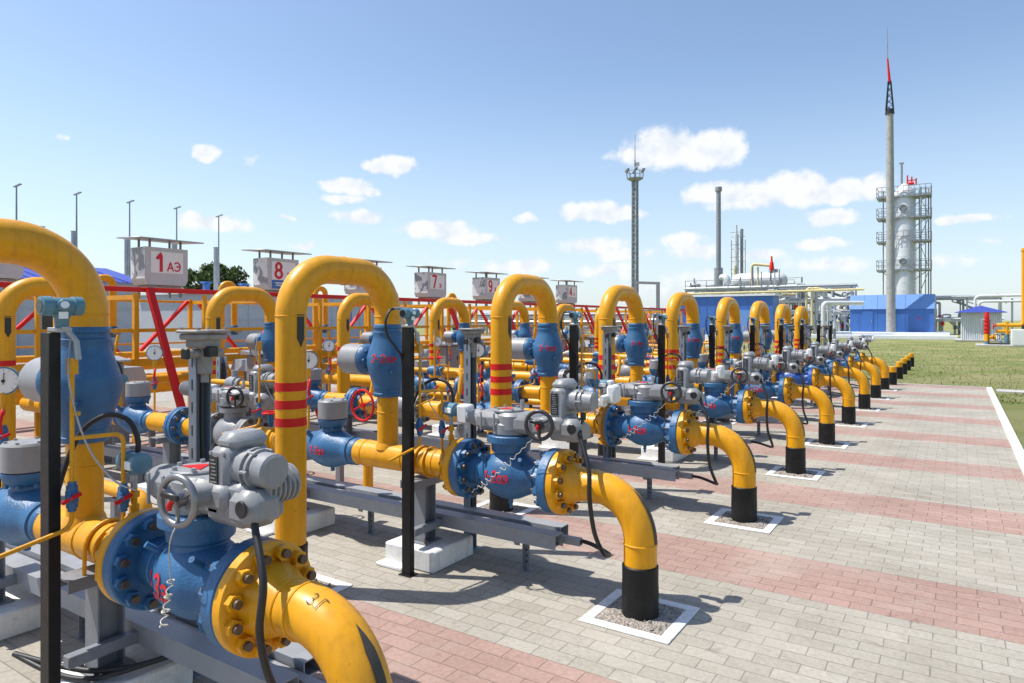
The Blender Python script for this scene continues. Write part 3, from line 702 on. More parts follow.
def make_flange_pair():
    root = empty('flange_pair'); 
    for s in (-1, 1):
        f = MB(); f.lathe([(0, .1), (0, .175), (.04, .175), (.045, .12), (.10, .099)], (s * .006, 0, 0), (s, 0, 0), 36)
        for i in range(10):
            a = 2 * PI * i / 10; nut(f, (s * .044, .145 * math.cos(a), .145 * math.sin(a)), (s, 0, 0), .024)
        f.build('flange', ['blue', 'bolt'], root)
    return root
def make_bypass():
    root = empty('bypass_line'); b = MB(); b.tube(fillet([(-4.62, 0, AZ), (-4.62, .10, AZ + .2), (-4.62, .16, 1.12), (-5.95, .16, 1.12), (-5.95, .08, AZ + .1), (-5.95, 0, AZ)], .09, 6), .027, 12)
    for x in (-4.62, -5.95): b.cyl((x, .03, AZ + .07), (x, .05, AZ + .12), .045, n=12)
    b.build('pipe', 'yellow', root)
    n = MB(); n.lathe([(-.10, .045), (-.07, .045), (-.06, .06), (.06, .06), (.07, .045), (.10, .045)], (-5.0, .16, 1.12), (1, 0, 0), 16); n.cyl((-5.0, .16, 1.16), (-5.0, .16, 1.26), .016, n=8); n.build('valve_body', 'blue', root)
    n = MB(); n.torus((-5.0, .16, 1.27), (0, 0, 1), .075, .009, 24, 6); n.beam((-5.07, .16, 1.27), (-4.93, .16, 1.27), .012, .008); n.beam((-5.0, .09, 1.27), (-5.0, .23, 1.27), .012, .008); n.build('handwheel', 'red', root)
    n = MB(); n.lathe([(-.09, .05), (-.05, .05), (-.045, .065), (.045, .065), (.05, .05), (.09, .05)], (-5.55, .16, 1.12), (1, 0, 0), 16); n.cyl((-5.55, .16, 1.17), (-5.55, .16, 1.24), .03, n=12); n.build('regulator', 'grey', root)
    return root
def make_drain():
    root = empty('drain_line'); b = MB(); b.tube(fillet([(-4.9, 0, 0), (-4.9, 0, .42), (-9.1, 0, .42)], .12, 6), .05, 16)
    for x in (-5.6, -7.0, -8.3): b.torus((x, 0, .42), (1, 0, 0), .05, .004, 20, 5)
    b.build('pipe', 'yellow', root)
    n = MB(); n.lathe([(-.17, .09), (-.14, .09), (-.135, .055), (-.06, .075), (.06, .075), (.135, .055), (.14, .09), (.17, .09)], (-6.4, 0, .42), (1, 0, 0), 20); n.cyl((-6.4, 0, .47), (-6.4, 0, .66), .03, n=12); n.build('valve_body', 'blue', root)
    n = MB(); n.torus((-6.4, 0, .67), (0, 0, 1), .11, .011, 28, 6); n.beam((-6.5, 0, .67), (-6.3, 0, .67), .014, .01); n.beam((-6.4, -.1, .67), (-6.4, .1, .67), .014, .012); n.build('handwheel', 'red', root)
    for x in (-5.3, -7.6, -8.8):
        n = MB(); n.beam((x, 0, 0), (x, 0, .365), .06, .06); n.box((x, 0, .004), (.14, .14, .008)); n.build('support', 'dgrey', root)
    return root
def make_cabinet():
    root = empty('instrument_cabinet'); b = MB(); b.box((0, 0, .95), (.22, .42, .5), .015); b.build('case', 'grey', root)
    b = MB(); b.box((.115, 0, .95), (.012, .36, .44), .004); d_ = b.build('door', 'grey', root); b = MB(); b.box((.126, .13, .95), (.014, .02, .08), .003); b.build('handle', 'plate', d_)
    b = MB(); b.prism([(-.16, 0), (.16, 0), (.16, .02), (-.16, .06)], (0, -.26, 1.21), (1, 0, 0), (0, 0, 1), (0, .52, 0)); b.build('rain_hood', 'galv', root)
    for s in (-.16, .16):
        b = MB(); b.box((0, s, .35), (.05, .05, .70)); b.build('leg', 'dgrey', root)
    return root
def red_text_on_valve(o, s, x0, ph0, size):
    lettering(s, lambda u, v: (BV + x0 + u * size, -(bprof(x0 + u * size) + .0035) * math.cos(ph0 + v * size / .15), AZ + (bprof(x0 + u * size) + .0035) * math.sin(ph0 + v * size / .15)), 'redmark', o, .17, .12)
def red_text_on_riser(o, s, az, size):
    def fn(u, v):
        z = .02 + v * size; r = wrad(z / .88) + .0035; a = az + u * size / .14
        return r * math.cos(a), r * math.sin(a), z
    lettering(s, fn, 'redmark', o, .17, .12)
def red_text_on_tvalve(o, s, size):
    def fn(u, v):
        x = -.02 + u * size; r = wrad(x) + .0035; ph = v * size / .145
        return x, -r * math.cos(ph), r * math.sin(ph)
    lettering(s, fn, 'redmark', o, .17, .12)

VTXT = ['1-3э', '1-2аэ', '1-1аэ', '1-4э', '1-5аэ', '1-6э', '1-7э', '1-8э', '1-9э']
P = {}
P['elbow'] = Proto(make_elbow(0)); P['elbow_far'] = Proto(make_elbow(0))
P['bv'] = Proto(make_ball_valve(0)); P['bv_far'] = Proto(make_ball_valve(0)); P['bv_cobalt'] = Proto(make_ball_valve(0, 'cobalt'))
P['act1'] = Proto(make_actuator(1)); P['act'] = Proto(make_actuator(0, 'darkwheel'))
P['tv'] = Proto(make_drum_valve(0)); P['rv'] = Proto(make_drum_valve(1))
P['branch'] = Proto(make_branch(0)); P['branch1'] = Proto(make_branch(0, -3.385, -.05)); P['branch_back'] = Proto(make_branch(1)); P['arch'] = Proto(make_arch())
P['block'] = Proto(make_block(.44, .46, .145)); P['stand'] = Proto(make_stand(.145))
P['post'] = Proto(make_post()); P['trans'] = Proto(make_transmitter()); P['trans1'] = Proto(make_transmitter(False)); P['tubing'] = Proto(make_tubing()); P['sensor'] = Proto(make_sensor())
P['channel'] = Proto(make_channel()); P['jbox'] = Proto(make_jbox()); P['tray'] = Proto(make_tray()); P['gauge'] = Proto(make_gauge())
P['gv'] = Proto(make_mid_valve('grey')); P['flange'] = Proto(make_flange_pair()); P['cab'] = Proto(make_cabinet()); P['bypass'] = Proto(make_bypass()); P['drain'] = Proto(make_drain()); P['gvb'] = Proto(make_mid_valve('blue')); P['wheel'] = Proto(make_red_wheel())
P['mp1'] = Proto(make_mid_pipe(-5.05, -4.37)); P['mp2'] = Proto(make_mid_pipe(-6.61, -5.61))
MARK = 'painted mark'
for i, y in enumerate(ROWS):
    far = i >= 4; R = rw(i); d = (0, .0, .07, .12, .14, .19, .2, .2, .21)[i]; dz = -.013 * max(0, i - 2); x1 = -.05 if i == 0 else min(.05, d * .25); xa = -3.385 if i == 0 else -3.5 + d; e_ = .10 if i == 0 else d; p_ = 0 if i == 0 else d + .05 - (.06 if i > 3 else 0); J = (lambda q: random.uniform(-q, q)) if i else (lambda q: 0)
    P['elbow_far' if far else 'elbow'].put((x1, y, 0), f'yellow elbow pipe with black foot bending into the paving, {R}', 'pipe elbow', 'yellow ground elbows')
    kerb_frame(EX + x1, y, f'white square frame around the black foot of the elbow, {R}')
    k = 'bv_cobalt' if i == 5 else ('bv_far' if far else 'bv')
    look = 'bright cobalt' if i == 5 else 'steel blue'
    o = P[k].put((x1, y, 0), (f'{look} flanged ball valve painted {VTXT[i]} in red, {R}' if i < 3 else f'{look} flanged ball valve with red painted mark, {R}'), 'ball valve', 'flanged ball valves under the actuators')
    red_text_on_valve(o, VTXT[i], -.06 if i == 0 else -.02, -.0 if i == 0 else .05, .115 if i == 0 else .085)
    P['act1' if i == 0 else 'act'].put((BV + x1, y, .965), ('grey electric actuator with finned motor and metal handwheel, ' if i == 0 else 'grey electric actuator with handwheel and white junction boxes, ') + R, 'actuator', 'electric valve actuators', J(.035))
    # power cable
    mxx = (BV + .46 - .05 if i == 0 else BV + .60 - .075) + x1; c = MB(); dv = random.uniform(-.02, .02); xm = -1.91 if i == 0 else -1.80 + x1
    c.tube(spline([(mxx, y - .02, 1.10), (mxx + .012, y - .07, 1.02), (xm + dv * .4, y - .135, .84), (xm + dv, y - .145, .66), (xm + dv, y - .08, .45), (xm + .01, y + .06, .29), (xm - .04, y + .24, .225), (xm - .2, y + .29, .25), (-2.17, y + .275, .263), (-2.4, y + .275, .272)], 9), .0135, 10)
    tag(c.build('power_cable', 'rubber'), f'black power cable hanging from the actuator motor, {R}', 'cable', 'actuator power cables')
    # seal cord
    c = MB()
    if i == 0:
        X0 = BV + x1; pts = spline([(X0 + .21, y - .22, 1.00), (X0 + .22, y - .25, .96), (X0 + .18, y - .235, .90), (X0 + .14, y - .21, .83), (X0 + .125, y - .195, .77)], 8)
        for q in range(90):
            f = q / 89; pts.append(V((X0 + .125 - .05 * f + (.009 + .006 * f) * math.cos(q * .62), y - .195 + .012 * math.sin(q * .62), .77 - .17 * f + .012 * math.sin(q * .21))))
        c.tube(pts, .0024, 5)
        lab = 'cream wire with a coiled end hanging from the front handwheel'
    else:
        A, B = V((BV + .31 + x1, y - .23, 1.0)), V((BV - .19 + x1, y - .17, .60)); pts = []
        for q in range(160):
            f = q / 159; sag = .035 * math.sin(f * PI); amp = .026 * min(1, f * 3) * (.6 + .4 * math.sin(q * .11 + i))
            pts.append(A.lerp(B, f) + V((-amp * .5 * math.cos(q * .5) - sag * .4, amp * math.sin(q * .5) * .3, amp * .6 * math.cos(q * .5) - sag)))
        c.tube(pts, .0026, 5); lab = f'wavy cream seal cord across the ball valve, {R}'
    tag(c.build('seal_cord', 'cord'), lab, 'cord', 'cream seal cords')
    P['branch1' if i == 0 else 'branch'].put((0 if i == 0 else d, y, 0), f'yellow branch pipe with riser between the blue valves, {R}', 'branch pipe', 'yellow branch pipes')
    o = P['tv'].put((-4.08 + e_, y, AZ), f'low blue welded valve with upright grey drum cap, {R}', 'welded valve', 'blue welded valves lying along the rows')
    red_text_on_tvalve(o, '2-' + VTXT[i][2:], .07)
    o = P['rv'].put((xa, y, 1.405 + dz * .8), f'upright blue welded valve under the yellow arch, {R}', 'welded valve', 'upright blue welded valves')
    if i: red_text_on_riser(o, '2-' + VTXT[i][2:], math.radians(-58 - i * 2), .07)
    P['arch'].put((xa, y, dz), f'tall yellow arch pipe with three red bands, {R}', 'pipe arch', 'tall yellow arch pipes along the paving', J(.02))
    kerb_frame(xa, y - .86, f'white square frame around the arch foot, {R}')
    P['block'].put((-3.2 + p_, y + .06, 0), f'white concrete block under the pipe stand by the black post, {R}', 'concrete block', 'white concrete plinths')
    P['stand'].put((-3.2 + p_, y, .145), f'grey steel stand on white block carrying the yellow pipe, {R}', 'pipe stand', 'grey pipe stands')
    P['block'].put((-4.55 + e_, y + .03, 0), f'white concrete block beneath the drum capped valve, {R}', 'concrete block', 'white concrete plinths')
    P['stand'].put((-4.55 + e_, y, .145), f'grey steel stand beside the drum capped valve, {R}', 'pipe stand', 'grey pipe stands')
    px, py = (-3.06, y - .28) if i == 0 else (-3.12 + p_, y - .26)
    zz = dz
    P['post'].put((px, py, zz), f'black square instrument post on the paving, {R}', 'post', 'black instrument posts')
    P['trans1' if i == 0 else 'trans'].put((px + (.03 if i == 0 else 0), py + (.02 if i == 0 else 0), 1.65 + zz), f'teal pressure transmitter on top of the black post, {R}', 'transmitter', 'teal transmitters on posts').scale = (.95, .95, .92) if i == 0 else (.85, .85, .82)
    P['tubing'].put((px, py, 0), f'thin yellow tubing with blue needle valves beside the black post, {R}', 'tubing', 'yellow impulse tubing')
    P['sensor'].put((-2.96 + p_, y, AZ + RP), f'blue sensor head with looping black cable on the yellow pipe, {R}', 'sensor', 'blue pipe sensors', J(.4))
    P['channel'].put((-3.08 + p_, y + .38, dz), f'grey slotted cable channel standing behind the pipe, {R}', 'cable channel', 'slotted cable channels')
    P['jbox'].put((-3.08 + p_, y + .38, 1.56 + dz), f'weathered grey junction box on the slotted channel, {R}', 'junction box', 'junction boxes on channels', J(.25)).scale = (1, 1, 1) if i == 0 else (.8, .8, .85)
    P['tray'].put((0, y, 0), f'long low grey cable tray beside the pipe, {R}', 'cable tray', 'low cable trays')
    P['gauge'].put((-4.36 + e_, y, AZ + RP), f'round white pressure gauge behind the upright blue valve, {R}', 'pressure gauge', 'pressure gauges by the drum valves', J(.25))
    if i == 0: continue
    P['mp1'].put((0, y, 0), f'short yellow pipe right of the middle valve, {R}'.replace('right of', 'before'), 'pipe', 'yellow link pipes')
    P['gvb' if i % 3 == 0 else 'gv'].put((0, y, 0), f'{"blue" if i % 3 == 0 else "grey"} flanged gate valve halfway along the {R}', 'gate valve', 'flanged gate valves halfway along the rows')
    if i == 1:
        o = P['act'].put((GV, y, .95), 'grey actuator with black rimmed handwheel on the grey valve of the second pipe row', 'actuator', 'electric valve actuators')
        r = MB(); pr = []
        for k_ in range(10): pr += [(k_ * .024, .055), (k_ * .024 + .006, .068), (k_ * .024 + .014, .068), (k_ * .024 + .019, .055)]
        r.lathe([(-.06, .05)] + pr + [(.25, .06), (.27, .04)], (-.42, -.05, .12), (-1, 0, 0), 28); r.build('finned_motor', 'grey', o)
        for ch in o.children:
            if ch.name.startswith('handwheel'):
                ch.data = ch.data.copy(); ch.data.materials[0] = M['plate']
    else:
        P['wheel'].put((GV - .30, y - .03, .66), f'red spoked handwheel on the middle valve, {R}', 'handwheel', 'red handwheels on the middle valves')
    P['mp2'].put((0, y, 0), f'yellow pipe with clamp beyond the middle valve, {R}', 'pipe', 'yellow link pipes')
    P['tv'].put((-6.9, y, AZ), f'blue drum capped valve at the far end, {R}', 'welded valve', 'blue welded valves lying along the rows')
    P['gauge'].put((-6.6, y, AZ + RP), f'round pressure gauge at the far end, {R}', 'pressure gauge', 'pressure gauges at the far end of rows', J(.3))
    P['sensor'].put((-7.25, y, AZ + RP), f'blue sensor head with cable loop before the rear arch, {R}', 'sensor', 'blue pipe sensors at the rear', J(.6))
    P['tubing'].put((-4.86, y - .16, -.02), f'thin yellow tubing with needle valves beside the middle valve, {R}', 'tubing', 'yellow impulse tubing', J(.5) - .4)
    P['channel'].put((-6.05, y + .36, -.12 + J(.1)), f'grey slotted cable channel beyond the middle valve, {R}', 'cable channel', 'slotted cable channels')
    P['flange'].put((-6.1, y, AZ), f'pair of bolted blue flanges on the yellow pipe, {R}', 'flange', 'bolted blue flange pairs')
    P['drain'].put((0, y - 1.02, 0), f'low yellow drain line with blue valve and red wheel before the {R}', 'drain pipe', 'low yellow drain lines between rows')
    P['bypass'].put((0, y, 0), f'thin yellow bypass line with small red wheel over the middle valve, {R}', 'bypass pipe', 'thin yellow bypass lines')
    P['gauge'].put((-8.05, y, AZ + RP - .1), f'round pressure gauge beyond the rear arch, {R}', 'pressure gauge', 'pressure gauges beyond the rear arches', J(.3))
    P['cab'].put((-8.35, y + .35, 0), f'grey instrument cabinet on legs beside the rear pipe, {R}', 'cabinet', 'grey instrument cabinets')
    P['block'].put((-6.3, y, 0), f'white concrete block at the far end, {R}', 'concrete block', 'white concrete plinths')
    P['stand'].put((-6.3, y, .145), f'grey steel stand at the far end, {R}', 'pipe stand', 'grey pipe stands')
    P['branch_back'].put((0, y, 0), f'yellow pipe running from the rear arch to the red braced rack, {R}', 'branch pipe', 'yellow branch pipes')
    P['rv'].put((-7.7, y, 1.405 + dz * .8), f'upright blue valve under the rear yellow arch, {R}', 'welded valve', 'upright blue welded valves at the rear')
    P['arch'].put((-7.7, y, dz), f'rear yellow arch pipe before the red braced rack, {R}', 'pipe arch', 'rear yellow arch pipes')
b = MB()
for k in range(2): b.tube(spline([(-3.55, ROWS[0] - .22, .20), (-3.30, ROWS[0] - .17 + .02 * k, .163 + .025 * k), (-3.10, ROWS[0] - .10 + .03 * k, .165 + .02 * k), (-2.96, ROWS[0] + .08, .20), (-2.80, ROWS[0] + .22, .27)], 10), .012, 10)
tag(b.build('loose_cable', 'rubber'), 'slack black cable pair lying over the white block of the front row', 'cable')
# the tenth position has only a post and channel
P['post'].put((-2.95, 20.75, -.1), 'black instrument post without an arch, beyond the ninth pipe row', 'post', 'black instrument posts')
P['trans'].put((-2.95, 20.75, 1.55), 'teal transmitter on the last black post beyond the ninth pipe row', 'transmitter', 'teal transmitters on posts')
P['channel'].put((-2.9, 21.1, -.1), 'grey slotted cable channel beyond the ninth pipe row', 'cable channel', 'slotted cable channels')
# flow letters on the front elbow
def on_elbow(u, v):
    th = math.radians(16) + u * .055 / (ER + RP); ps = -.45 + v * .058 / RP
    rad = V((math.sin(th), 0, math.cos(th))); c = V((EX - ER, 0, AZ - ER))
    p = c + rad * (ER + (RP + .003) * math.cos(ps)) + V((0, (RP + .003) * math.sin(ps), 0)); return p
for o in bpy.data.objects:
    if o.name.startswith('pipe_elbow') and o.get('label', '').endswith('front pipe row'): lettering('3.Г', on_elbow, 'mark', o, .09)
# capped stubs on the lawn
for k, y in enumerate((20.5, 22.9, 24.9, 26.9, 29.1)):
    root = empty('capped_pipe_stub', (-1.42, y, 0)); b = MB(); b.cyl((0, 0, -.05), (0, 0, .32), .098, n=24); b.build('ground_wrap', 'black', root)
    b = MB(); b.cyl((0, 0, .321), (0, 0, .48), .086, n=24, bev=.012); b.torus((0, 0, .42), (0, 0, 1), .086, .004, 24, 6); b.build('pipe_cap', 'yellow', root)
    tag(root, f'{["first", "second", "third", "fourth", "fifth"][k]} capped yellow and black pipe stub on the lawn past the elbows', 'pipe stub', 'capped pipe stubs on the lawn')
M['sigbox'] = paint('numbered_box_paint', (.53, .54, .55), .5, dirt=(.3, .28, .25), dirt_amt=.3, var=.06)
# ---------------------------------------------------------------- braced rack and numbered boxes behind the rows
XA, XB = -9.25, -11.5
root = empty('pipe_rack', (0, 0, 0)); Y0, Y1 = 2.2, 27.0
for x in (XA, XB):
    b = MB(); b.beam((x, Y0, 2.11 if x == XA else 2.02), (x, Y1, 2.11 if x == XA else 2.02), .06, .066 if x == XA else .04, bev=.004); b.build('top_beam', 'red' if x == XA else 'yellow', root)
    b = MB(); b.beam((x, Y0, 1.13), (x, Y1, 1.13), .08, .10 if x == XA else .06, bev=.004); b.build('lower_beam', 'yellow', root)
    b = MB(); b.beam((x, Y0, 1.56 if x == XA else 1.3), (x, Y1, 1.56 if x == XA else 1.3), .04, .05 if x == XA else .03); b.build('rail', 'yellow', root)
yy = 2.75
while yy < Y1:
    for x in (XA, XB):
        b = MB(); b.beam((x + .02, yy, 0), (x + .02, yy, 2.064), .06, .06); b.build('post', 'yellow', root)
        if x == XA: b = MB(); b.beam((x + .02, yy + 1.0, 0), (x + .02, yy + 1.0, 2.064), .05, .05); b.build('post', 'yellow', root)
    b = MB(); b.beam((XB, yy + .04, 2.01), (XA, yy + .04, 2.01), .06, .06); b.build('cross_beam', 'yellow', root)
    b = MB(); b.beam((XA + .05, yy + .17, 2.13), (-8.25, yy + .19, .1), .09, .06); b.build('brace', 'red', root)
    b = MB(); b.beam((XB + .07, yy + .1, 2.03), (XB + .07, yy + 1.05, 1.0), .07, .05); b.build('brace', 'red', root)
    b = MB(); b.beam((XB + .10, yy + 2.07, 2.03), (XB + .10, yy + 1.05, 1.0), .07, .05); b.build('brace', 'red', root)
    b = MB(); b.tube([(XA + .1, yy + 1.1, 1.5), (XA + .35, yy + 1.55, .12)], .022, 8); b.build('strut', 'yellow', root)
    b = MB(); b.tube([(XA + .1, yy + 1.9, 1.5), (XA + .35, yy + 1.45, .12)], .022, 8); b.build('strut', 'yellow', root)
    yy += 2.165
tag(root, 'long yellow pipe rack with red top beams and red diagonal braces', 'pipe rack')
for k, (x, z, r) in enumerate(((-9.7, .85, .06), (-10.1, 1.02, .05), (-10.5, .80, .075), (-10.95, 1.15, .05), (-12.2, .5, .12), (-12.7, .85, .08))):
    root = empty('header_pipe', (x, 0, 0)); b = MB(); b.cyl((0, 1.5, z), (0, 27.5, z), r, n=18); b.build('pipe', 'yellow', root)
    for y in (3, 9, 15, 21, 27):
        s = MB(); s.box((0, y, (z - r) / 2), (.10, .12, z - r)); s.box((0, y, z - r - .006), (.26, .16, .012)); s.build('saddle_post', 'dgrey', root)
    tag(root, f'yellow header pipe along the rack, {["first", "second", "third", "fourth", "fifth", "sixth"][k]} behind the red beam', 'header pipe', 'yellow header pipes along the rack')
def candy(x, y, zt, r, lab):
    root = empty('vent_pipe', (x, y, 0)); b = MB(); b.tube(fillet([(0, 0, .9), (0, 0, zt), (.0, .26, zt), (0, .26, 1.45)], .12, 8), r, 14); b.build('pipe', 'yellow', root)
    n = MB(); n.lathe([(-.09, .05), (-.05, .075), (.05, .075), (.09, .05)], (0, .26, 1.52), (0, 0, 1), 16); n.build('valve_body', 'blue', root); n = MB(); n.cyl((.05, .26, 1.52), (.16, .26, 1.52), .05, n=14); n.build('valve_cap', 'grey', root)
    tag(root, lab, 'vent pipe', 'small hooked vent pipes in the rack')
NUMS = {1: ('4', 'э'), 2: ('1', 'АЭ'), 3: ('8', 'э'), 4: ('6', 'э'), 5: ('7', 'э'), 6: ('9', 'э'), 7: ('5', 'э'), 8: ('4', 'э')}
for k in range(1, 9):
    y = ROWS[k] - .12; bx = -10.2; num, suf = NUMS[k]
    candy(-11.0, y - .55, 2.35, .055, f'small yellow hooked vent pipe with blue valve below the box {["", "left of number 1", "numbered 1", "numbered 8", "behind the front arch", "numbered 7", "numbered 9", "between numbers 9 and 4", "numbered 4"][k]}')
    root = empty('numbered_box', (bx, y, 2.125)); W, D, Hh = .66, .40, .56; z0 = .10
    b = MB(); pr = [(-W / 2 + .04, z0), (W / 2 - .04, z0), (W / 2, z0 + .08), (W / 2, z0 + Hh), (-W / 2, z0 + Hh), (-W / 2, z0 + .08)]
    b.prism(pr, (-D / 2, 0, 0), (0, 1, 0), (0, 0, 1), (D, 0, 0)); b.build('case', 'sigbox', root)
    s = MB(); s.box((0, -W / 2 - .004, z0 + .32), (D - .01, .006, Hh - .10)); s.build('end_panel', 'peel', root)
    s = MB(); s.box((0, 0, z0 - .03), (.34, .5, .05), .004); s.build('base_tray', 'rusty', root)
    for sx in (-.15, .15):
        for sy in (-.24, .24):
            l = MB(); l.box((sx, sy, -.0), (.035, .035, .16)); l.build('leg', 'dgrey', root)
            l = MB(); l.box((sx, sy, z0 + Hh + .06), (.025, .025, .125)); l.build('roof_post', 'dgrey', root)
    r = MB(); r.box((0, .02, z0 + Hh + .13), (.66, 1.0, .018), .003, rot=Matrix.Rotation(.045, 3, 'Y')); r.build('rain_roof', 'galv', root)
    p = MB(); p.box((D / 2 + .004, -.0, z0 + .34), (.004, .50, .32)); pl = p.build('number_plate', 'face', root)
    if k not in (1, 4, 7): lettering(num, lambda u, v: (D / 2 + .009, -.11 + u * .36, z0 + .345 + v * .36), 'redmark', pl, .19, seed=k)
    if k not in (1, 4, 7): lettering(suf, lambda u, v: (D / 2 + .009, .105 + u * .18, z0 + .285 + v * .18), 'redmark', pl, .17, seed=k)
    if num == '8':
        q = MB(); q.box((D / 2 + .004, .0, z0 + .10), (.004, .5, .15)); q.build('blue_plate', 'bblue', root)
        q = MB(); q.box((D / 2 + .008, -.05, z0 + .125), (.002, .26, .018)); q.box((D / 2 + .008, -.02, z0 + .085), (.002, .30, .018)); q.build('print', 'face', root)
    what = {1: 'leftmost box, roof showing above the front arch', 2: 'box reading 1 АЭ', 3: 'box with number 8 and a blue plate', 4: 'box hidden behind the second arch', 5: 'box reading 7 э', 6: 'box with number 9', 7: 'box half hidden past number 9', 8: 'small far box with number 4'}[k]
    tag(root, f'white flat roofed {what}, on the red rack', 'box', 'white numbered boxes on the rack')
    # drain cover on the rack beside the box
    root = empty('valve_cover', (-8.72, y + .72, 0)); b = MB(); b.prism([(-.3, 0), (.3, 0), (.36, -.16), (-.36, -.16)], (-.25, 0, 1.12), (0, 1, 0), (0, 0, 1), (.5, 0, 0)); b.build('hood', 'galv', root)
    for sx in (-.2, .2):
        l = MB(); l.box((sx, 0, .48), (.05, .3, .96)); l.build('leg', 'dgrey', root)
    tag(root, f'grey metal hood on legs beside the rack, {ORD[k]} pipe row', 'hood', 'grey metal hoods beside the rack')

# ---------------------------------------------------------------- ground
def sheet(name, x0, x1, y0, y1, z, m):
    b = MB(); b.add([(x0, y0, z), (x1, y0, z), (x1, y1, z), (x0, y1, z)], [(0, 1, 2, 3)]); return structure(b.build(name, m))
sheet('lawn', -1500, 1500, -300, 2500, -.02, 'grass')
sheet('gravel_yard', -70, -13.5, -20, 60, -.012, 'yard')
sheet('block_paving', -14, .61, -8, 20.80, 0, 'paver')
b = MB(); b.box((.665, 6.4, 0), (.115, 28.8, .05), .006); structure(b.build('kerb', 'white'))
b = MB(); b.box((-6.7, 20.86, -.012), (14.6, .11, .05), .006); structure(b.build('kerb', 'concrete'))
b = MB(); b.box((7.5, 20.3, -.022), (13.4, .62, .05), .004); structure(b.build('path', 'concrete'))
rnd = random.Random(3); b = MB()
for _ in range(9000):
    f = rnd.random() ** 1.6; t = 14 + 38 * f; px = rnd.uniform(760, 1060); x, y = at(px, t)
    if y < 20.95 and x < .76: continue
    if 19.9 < y < 20.7 and x > .5: continue
    h = rnd.uniform(.005, .028); a = rnd.uniform(0, PI); w = .007 + .0004 * t; dx, dy = math.cos(a) * w, math.sin(a) * w; lx, ly = rnd.uniform(-.03, .03), rnd.uniform(-.03, .03)
    b.add([(x - dx, y - dy, -.02), (x + dx, y + dy, -.02), (x + lx, y + ly, h)], [(0, 1, 2)])
o = b.build('grass', 'blade'); o['kind'] = 'stuff'; tag(o, 'short dry green lawn grass beyond the paving', 'grass')

# ---------------------------------------------------------------- tall masts and poles
def lightmast(px, t, ytop, ythick, lab):
    x, y = at(px, t); root = empty('slim_mast', (x, y, 0)); zt, zk = hz(ytop, t), hz(ythick, t)
    b = MB(); b.cyl((0, 0, 0), (0, 0, zk), .16, n=16); b.cyl((0, 0, zk), (0, 0, zk + .06), .18, n=16); b.build('post', 'galv', root)
    b = MB(); b.cyl((.32, 0, zk - 2.5), (.32, 0, zt), .06, .04, n=10); b.build('rod', 'farsteel', root)
    for z in (zk - .12, zk - 2.2):
        b = MB(); b.beam((0, 0, z), (.32, 0, z), .07, .07); b.build('clamp', 'farsteel', root)
    b = MB(); b.beam((.02, 0, zt), (.62, .1, zt + .12), .12, .06); b.build('cross_arm', 'farsteel', root)
    tag(root, lab, 'mast', 'slim masts in a row behind the rack')
for k, (px, t, yt, yk) in enumerate(((14, 39, 187, 226), (74, 41.6, 195, 232), (127, 44.2, 203, 239), (174, 46.6, 209, 244), (216, 49, 217, 248))):
    lightmast(px, t, yt, yk, f'slim grey mast with thin rod, {["first", "second", "third", "fourth", "fifth"][k]} from the left edge of the photo')
# concrete pole with lattice tip
t = 63.5; x, y = at(891, t); root = empty('lightning_pole', (x, y, 0)); zp = hz(114, t)
b = MB(); b.cyl((0, 0, 0), (-.1, 0, zp), .40, .30, n=24)
for k in range(1, 9): b.torus((-.1 * k / 9, 0, zp * k / 9), (0, 0, 1), .402 - .1 * k / 9, .012, 24, 5)
b.build('shaft', 'polegrey', root)
b = MB(); b.cyl((-.1, 0, zp), (-.1, 0, zp + .45), .40, .36, n=12); b.build('collar', 'plate', root)
zl = hz(81, t); b = MB()
for k in range(4):
    a = PI / 4 + k * PI / 2; b.beam((-.1 + .42 * math.cos(a), .42 * math.sin(a), zp + .3), (-.12 + .14 * math.cos(a), .14 * math.sin(a), zl), .09, .09)
    for q in range(5):
        f0, f1 = q / 5, (q + 1) / 5; r0, r1 = .42 - .28 * f0, .42 - .28 * f1; a2 = a + PI / 2
        b.beam((-.1 + r0 * math.cos(a), r0 * math.sin(a), zp + .3 + (zl - zp - .3) * f0), (-.1 + r1 * math.cos(a2), r1 * math.sin(a2), zp + .3 + (zl - zp - .3) * f1), .05, .05)
b.build('lattice_tip', M['plate'], root)
b = MB(); b.cyl((-.12, 0, zl - .1), (-.28, 0, hz(58, t)), .13, .07, n=10); b.build('red_rod', 'red', root)
b = MB(); b.cyl((-.28, 0, hz(58, t)), (-.30, 0, hz(26, t)), .045, .02, n=8); b.build('needle', 'farsteel', root)
tag(root, 'tall grey concrete pole with black lattice tip and red rod', 'pole')
# lattice mast with crown platform
t = 90; x, y = at(635, t); root = empty('floodlight_mast', (x, y, 0)); zt = hz(179, t)
b = MB()
for k in range(4):
    a = PI / 4 + k * PI / 2; b.cyl((.40 * math.cos(a), .40 * math.sin(a), 0), (.36 * math.cos(a), .36 * math.sin(a), zt), .13, n=8)
n = 17
for q in range(n + 1):
    z = zt * q / n
    for k in range(4):
        a, a2 = PI / 4 + k * PI / 2, PI / 4 + (k + 1) * PI / 2; r = .40 - .04 * q / n
        b.beam((r * math.cos(a), r * math.sin(a), z), (r * math.cos(a2), r * math.sin(a2), z), .16, .16)
        if q < n: b.beam((r * math.cos(a), r * math.sin(a), z), (r * math.cos(a2), r * math.sin(a2), z + zt / n), .05, .05)
b.build('shaft', 'farsteel', root)
b = MB(); b.lathe([(0, .5), (.3, 1.05), (.4, 1.05)], (0, 0, zt - .3), (0, 0, 1), 10)
b.build('platform', 'farsteel', root)
b = MB()
